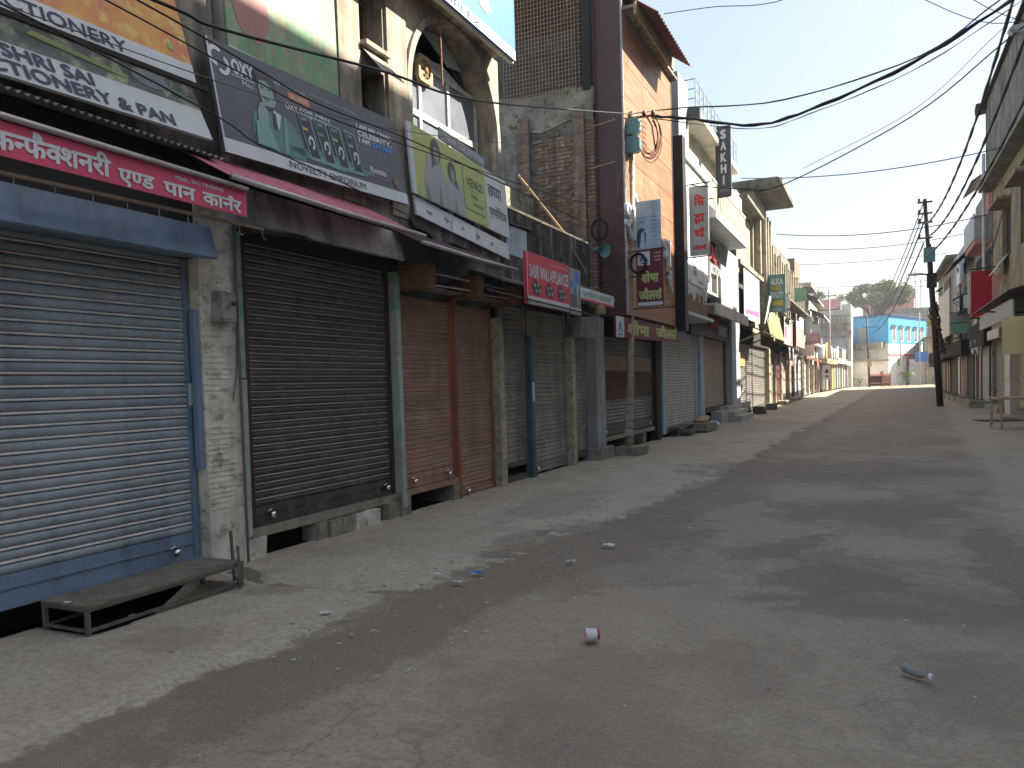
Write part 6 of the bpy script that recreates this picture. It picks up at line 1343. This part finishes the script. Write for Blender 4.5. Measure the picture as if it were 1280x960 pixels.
# ================================================================== THINGS ON THE GROUND
bn = thing('bench', 'low green metal bench with plank top in front of the blue shutter', 'bench', (-4.4, 3.6, 0))
L0, R0, YA, YBn = -4.88, -4.44, 3.11, 4.42; ZT = .195
MB().prism([(L0,YA,ZT),(R0,YA,ZT),(R0+.0,YBn,ZT),(L0+.0,YBn,ZT)], (0,0,.016)).ob('plank_top', 'bench_top', bn)
lb = [(L0+.015,YA+.015),(R0-.015,YA+.015),(R0-.01,YBn-.02),(L0+.02,YBn-.02)]
for i, (x, y) in enumerate(lb): box('leg', 'bench_green', bn, x-.013, x+.013, y-.013, y+.013, .0, ZT)
MB().bar((lb[0][0],lb[0][1],.05),(lb[1][0],lb[1][1],.05),.018).bar((lb[1][0],lb[1][1],.05),(lb[2][0],lb[2][1],.05),.02).bar((lb[0][0],lb[0][1],.05),(lb[3][0],lb[3][1],.05),.018).ob('lower_rail', 'bench_green', bn)
MB().bar((R0-.008,YA,ZT-.012),(R0-.008,YBn,ZT-.012),.018,.022).bar((L0,YA+.01,ZT-.012),(R0,YA+.01,ZT-.012),.018,.022).ob('top_rail', 'bench_green', bn)
# upright ladder-like frame at the bench's far end
MB().bar((-4.40,4.34,.0),(-4.43,4.36,.34),.02).bar((-4.62,4.5,.0),(-4.64,4.5,.42),.018).bar((-4.42,4.35,.2),(-4.63,4.5,.2),.014).bar((-4.41,4.35,.06),(-4.62,4.5,.06),.014).ob('metal_stand', 'bench_green', None, label='thin green metal stand at the far end of the bench', cat='stand')
# loose bricks under the dark shutter
for i, (x, y, rz) in enumerate(((-5.13,6.10,.1),(-5.12,6.30,.05),(-5.12,6.49,-.1),(-5.14,6.74,.1),(-5.14,6.98,-.15))):
    q = MB().obox((x, y, .105), (.20, .17 if i < 3 else .21, .17), Matrix.Rotation(rz, 3, 'Z')); q.v = [tuple(c+random.uniform(-.012,.012) for c in v) for v in q.v]
    q.ob('stone_block', 'stone' if i < 3 else 'plaster_pilaster', None, label=['leftmost pale stone block under the dark shutter','second pale stone block under the dark shutter','third pale stone block under the dark shutter','larger grey block right of the pale ones','broken block at the right end under the dark shutter'][i], cat='stone block', group='blocks under the dark shutter')
t = thing('paper_cup', 'crushed white and red paper cup lying on the road', 'cup', (-1.48, 4.17, .03))
n = 16; ax = Vector((.8,.45,0)).normalized(); up_ = Vector((0,0,1)); sd_ = ax.cross(up_); c0 = Vector((-1.53,4.12,.052))
def cupring(d, r, sq=1): return [c0+ax*d+sd_*r*math.cos(2*PI*i/n)*1.05+up_*(r*sq*math.sin(2*PI*i/n)) for i in range(n)]
R1 = cupring(0,.045,.85); R2 = cupring(.065,.036,.85); R3 = cupring(.08,.034,.85)
m_ = MB(); m_.add(R1+R2, [(i,(i+1) % n,n+(i+1) % n,n+i) for i in range(n)]); m_.add([p*1.0-ax*.0 for p in cupring(.004,.042,.85)]+cupring(.07,.033,.85), [(i,n+i,n+(i+1) % n,(i+1) % n) for i in range(n)]); m_.ob('side', 'ink_white', t, smooth=True)
MB().add(R2+R3, [(i,(i+1) % n,n+(i+1) % n,n+i) for i in range(n)]+[tuple(range(n,2*n))]).ob('base', 'ink_red', t, smooth=True)
MB().tube([c0+sd_*.045*1.05*math.cos(a)+up_*.038*math.sin(a) for a in [2*PI*i/n for i in range(n+1)]], .003, 5).ob('rim', 'ink_salmon', t)
t = thing('bottle', 'small crushed clear plastic bottle lying on the road at the right', 'bottle', (.15, 4.17, .03))
MB().tube([(.10,4.22,.045),(.115,4.205,.048),(.15,4.18,.042),(.19,4.155,.045),(.205,4.145,.043),(.22,4.135,.043)], [.010,.024,.019,.025,.011,.010], 10).ob('body', 'ink_photo', t, smooth=True); MB().tube([(.22,4.135,.043),(.235,4.125,.043)], .016, 8).ob('cap', 'ink_offwhite', t)
for i, (x, y, k, sz, l_) in enumerate(((-2.87,5.31,'ink_sky',.055,'crumpled blue wrapper in the dirt line'),(-3.14,5.16,'ink_paper',.05,'crumpled pale wrapper left of the blue one'),(-2.87,5.0,'ink_offwhite',.05,'white paper scrap below the blue wrapper'),(-3.32,4.01,'ink_offwhite',.045,'white paper scrap on the pale pavement'),(-4.63,3.12,'ink_white',.03,'tiny white scrap on the bench top'),(-4.52,3.5,'ink_lime',.04,'greenish crumpled wrapper under the bench edge'),(-2.3,5.9,'ink_paper',.05,'torn paper bit in the middle of the dirt line'),(-2.2,6.6,'ink_offwhite',.06,'flattened white packet farther up the dirt line'))):
    q = MB(); k_ = 5; zb = .215 if 'bench top' in l_ else .03
    G = [[(x+sz*(a/k_-.5)*1.6, y+sz*(c/k_-.5), zb+random.uniform(0,sz*.35)) for a in range(k_+1)] for c in range(k_+1)]
    for a in range(k_):
        for c in range(k_): q.quad(G[c][a], G[c][a+1], G[c+1][a+1], G[c+1][a])
    q.ob('wrapper', k, None, label=l_, cat='litter')
db = MB(); rl_ = random.Random(21)
for i in range(620):
    if i < 330: y = rl_.uniform(3.2, 9.5); x = -2.75+.05*(y-4.5)+rl_.gauss(0,.42)
    else: y = rl_.uniform(2.2, 16); x = rl_.uniform(-4.6, 1.8)
    s_ = rl_.uniform(.004,.013)*(1 if i < 330 else .8); a = rl_.uniform(0,3); z = .022 if x < -2.7 else .014
    db.obox((x,y,z), (s_*rl_.uniform(1,2.4), s_, s_*.4), Matrix.Rotation(a, 3, 'Z'))
db.mi = [0 if (i//6) % 3 else 1 for i in range(len(db.f))]
db.ob('litter_crumbs', 'stone', None, kind='stuff', label='tiny stones and scraps strewn over the road', cat='litter', mats=['stone','ink_paper'])
lf = MB()
for i in range(26):
    y = rl_.uniform(3,9); x = -2.7+rl_.gauss(0,.6); a = rl_.uniform(0,3); c_, s_ = math.cos(a), math.sin(a); l = rl_.uniform(.02,.04)
    lf.quad((x,y,.045),(x+l*c_-.01*s_,y+l*s_+.01*c_,.056),(x+2*l*c_,y+2*l*s_,.046),(x+l*c_+.01*s_,y+l*s_-.01*c_,.05))
lf.ob('dry_leaves', 'wood_light', None, kind='stuff', label='few dry leaves along the dirt line', cat='leaves')
t = thing('sack', 'mustard and white sacks heaped by the beige shutter step', 'sack', (-4.7, 24.4, 0))
for (x, y, z, sx, sy, sz, k) in ((-4.78,23.3,.30,.22,.5,.12,'fan_tan'),(-4.62,24.3,.12,.18,.6,.11,'ink_white'),(-4.8,23.9,.34,.2,.35,.09,'wood_light')):
    q = MB(); nn = 12
    P = [[(x+sx*math.cos(2*PI*i/nn)*math.sin(PI*(j+.5)/8)*(1+random.uniform(-.1,.1)), y+sy*math.sin(2*PI*i/nn)*math.sin(PI*(j+.5)/8), z+sz*math.cos(PI*(j+.5)/8)*(1+random.uniform(-.1,.1))) for i in range(nn)] for j in range(8)]
    for j in range(7):
        for i in range(nn): q.quad(P[j][i], P[j][(i+1) % nn], P[j+1][(i+1) % nn], P[j+1][i])
    q.add(P[0], [tuple(range(nn))]); q.ob('bag', k, t, smooth=True)
rough_box('kerb_block', 'stone', None, -4.95, -4.35, 22.2, 23.6, .03, .26, .03, label='concrete step block before the white shutter', cat='stone block')
rough_box('kerb_block', 'stone_dark', None, -5.0, -4.5, 20.6, 21.3, .03, .16, .03, label='low flat stone at the foot of the white shutter', cat='stone block')
t = thing('low_rack', 'small iron rack over the drain below the white shutter', 'rack', (-4.9, 21.2, 0))
MB().box(-5.06,-4.74,20.35,22.1,.24,.27).ob('shelf', 'stone_dark', t)
for y in (20.4,21.2,22.05): box('leg', 'rusty_iron', t, -4.78, -4.74, y-.02, y+.02, .03, .24)
# wooden table on the right
t = thing('table', 'plain wooden trestle table on the right pavement', 'table', (3.2, 23.6, 0))
MB().prism([(2.74,23.1,.78),(4.1,23.1,.78),(4.1,24.1,.78),(2.74,24.1,.78)], (0,0,.05)).ob('tabletop', 'wood_light', t)
for (x, y, dx) in ((2.88,23.2,.03),(2.80,24.0,-.03),(3.95,23.2,.0),(3.98,24.0,0)): MB().bar((x+dx,y,.02),(x,y,.78),.06).ob('leg', 'beige_post', t)
MB().bar((2.9,23.2,.3),(3.95,23.2,.28),.04,.05).ob('stretcher', 'beige_post', t)

# ================================================================== HAZE over the street
hm = bpy.data.materials.new('haze'); hm.use_nodes = True; hn_ = hm.node_tree.nodes; hn_.clear()
pvv = hn_.new('ShaderNodeVolumePrincipled'); pvv.inputs['Color'].default_value = (.93,.95,1,1); pvv.inputs['Density'].default_value = .0009; pvv.inputs['Anisotropy'].default_value = .3
ho = hn_.new('ShaderNodeOutputMaterial'); hm.node_tree.links.new(pvv.outputs[0], ho.inputs['Volume']); MT['haze'] = hm
MB().box(-40, 40, -30, 175, -1.4, 24).ob('haze', 'haze', None, kind='stuff', label='thin morning haze filling the street')
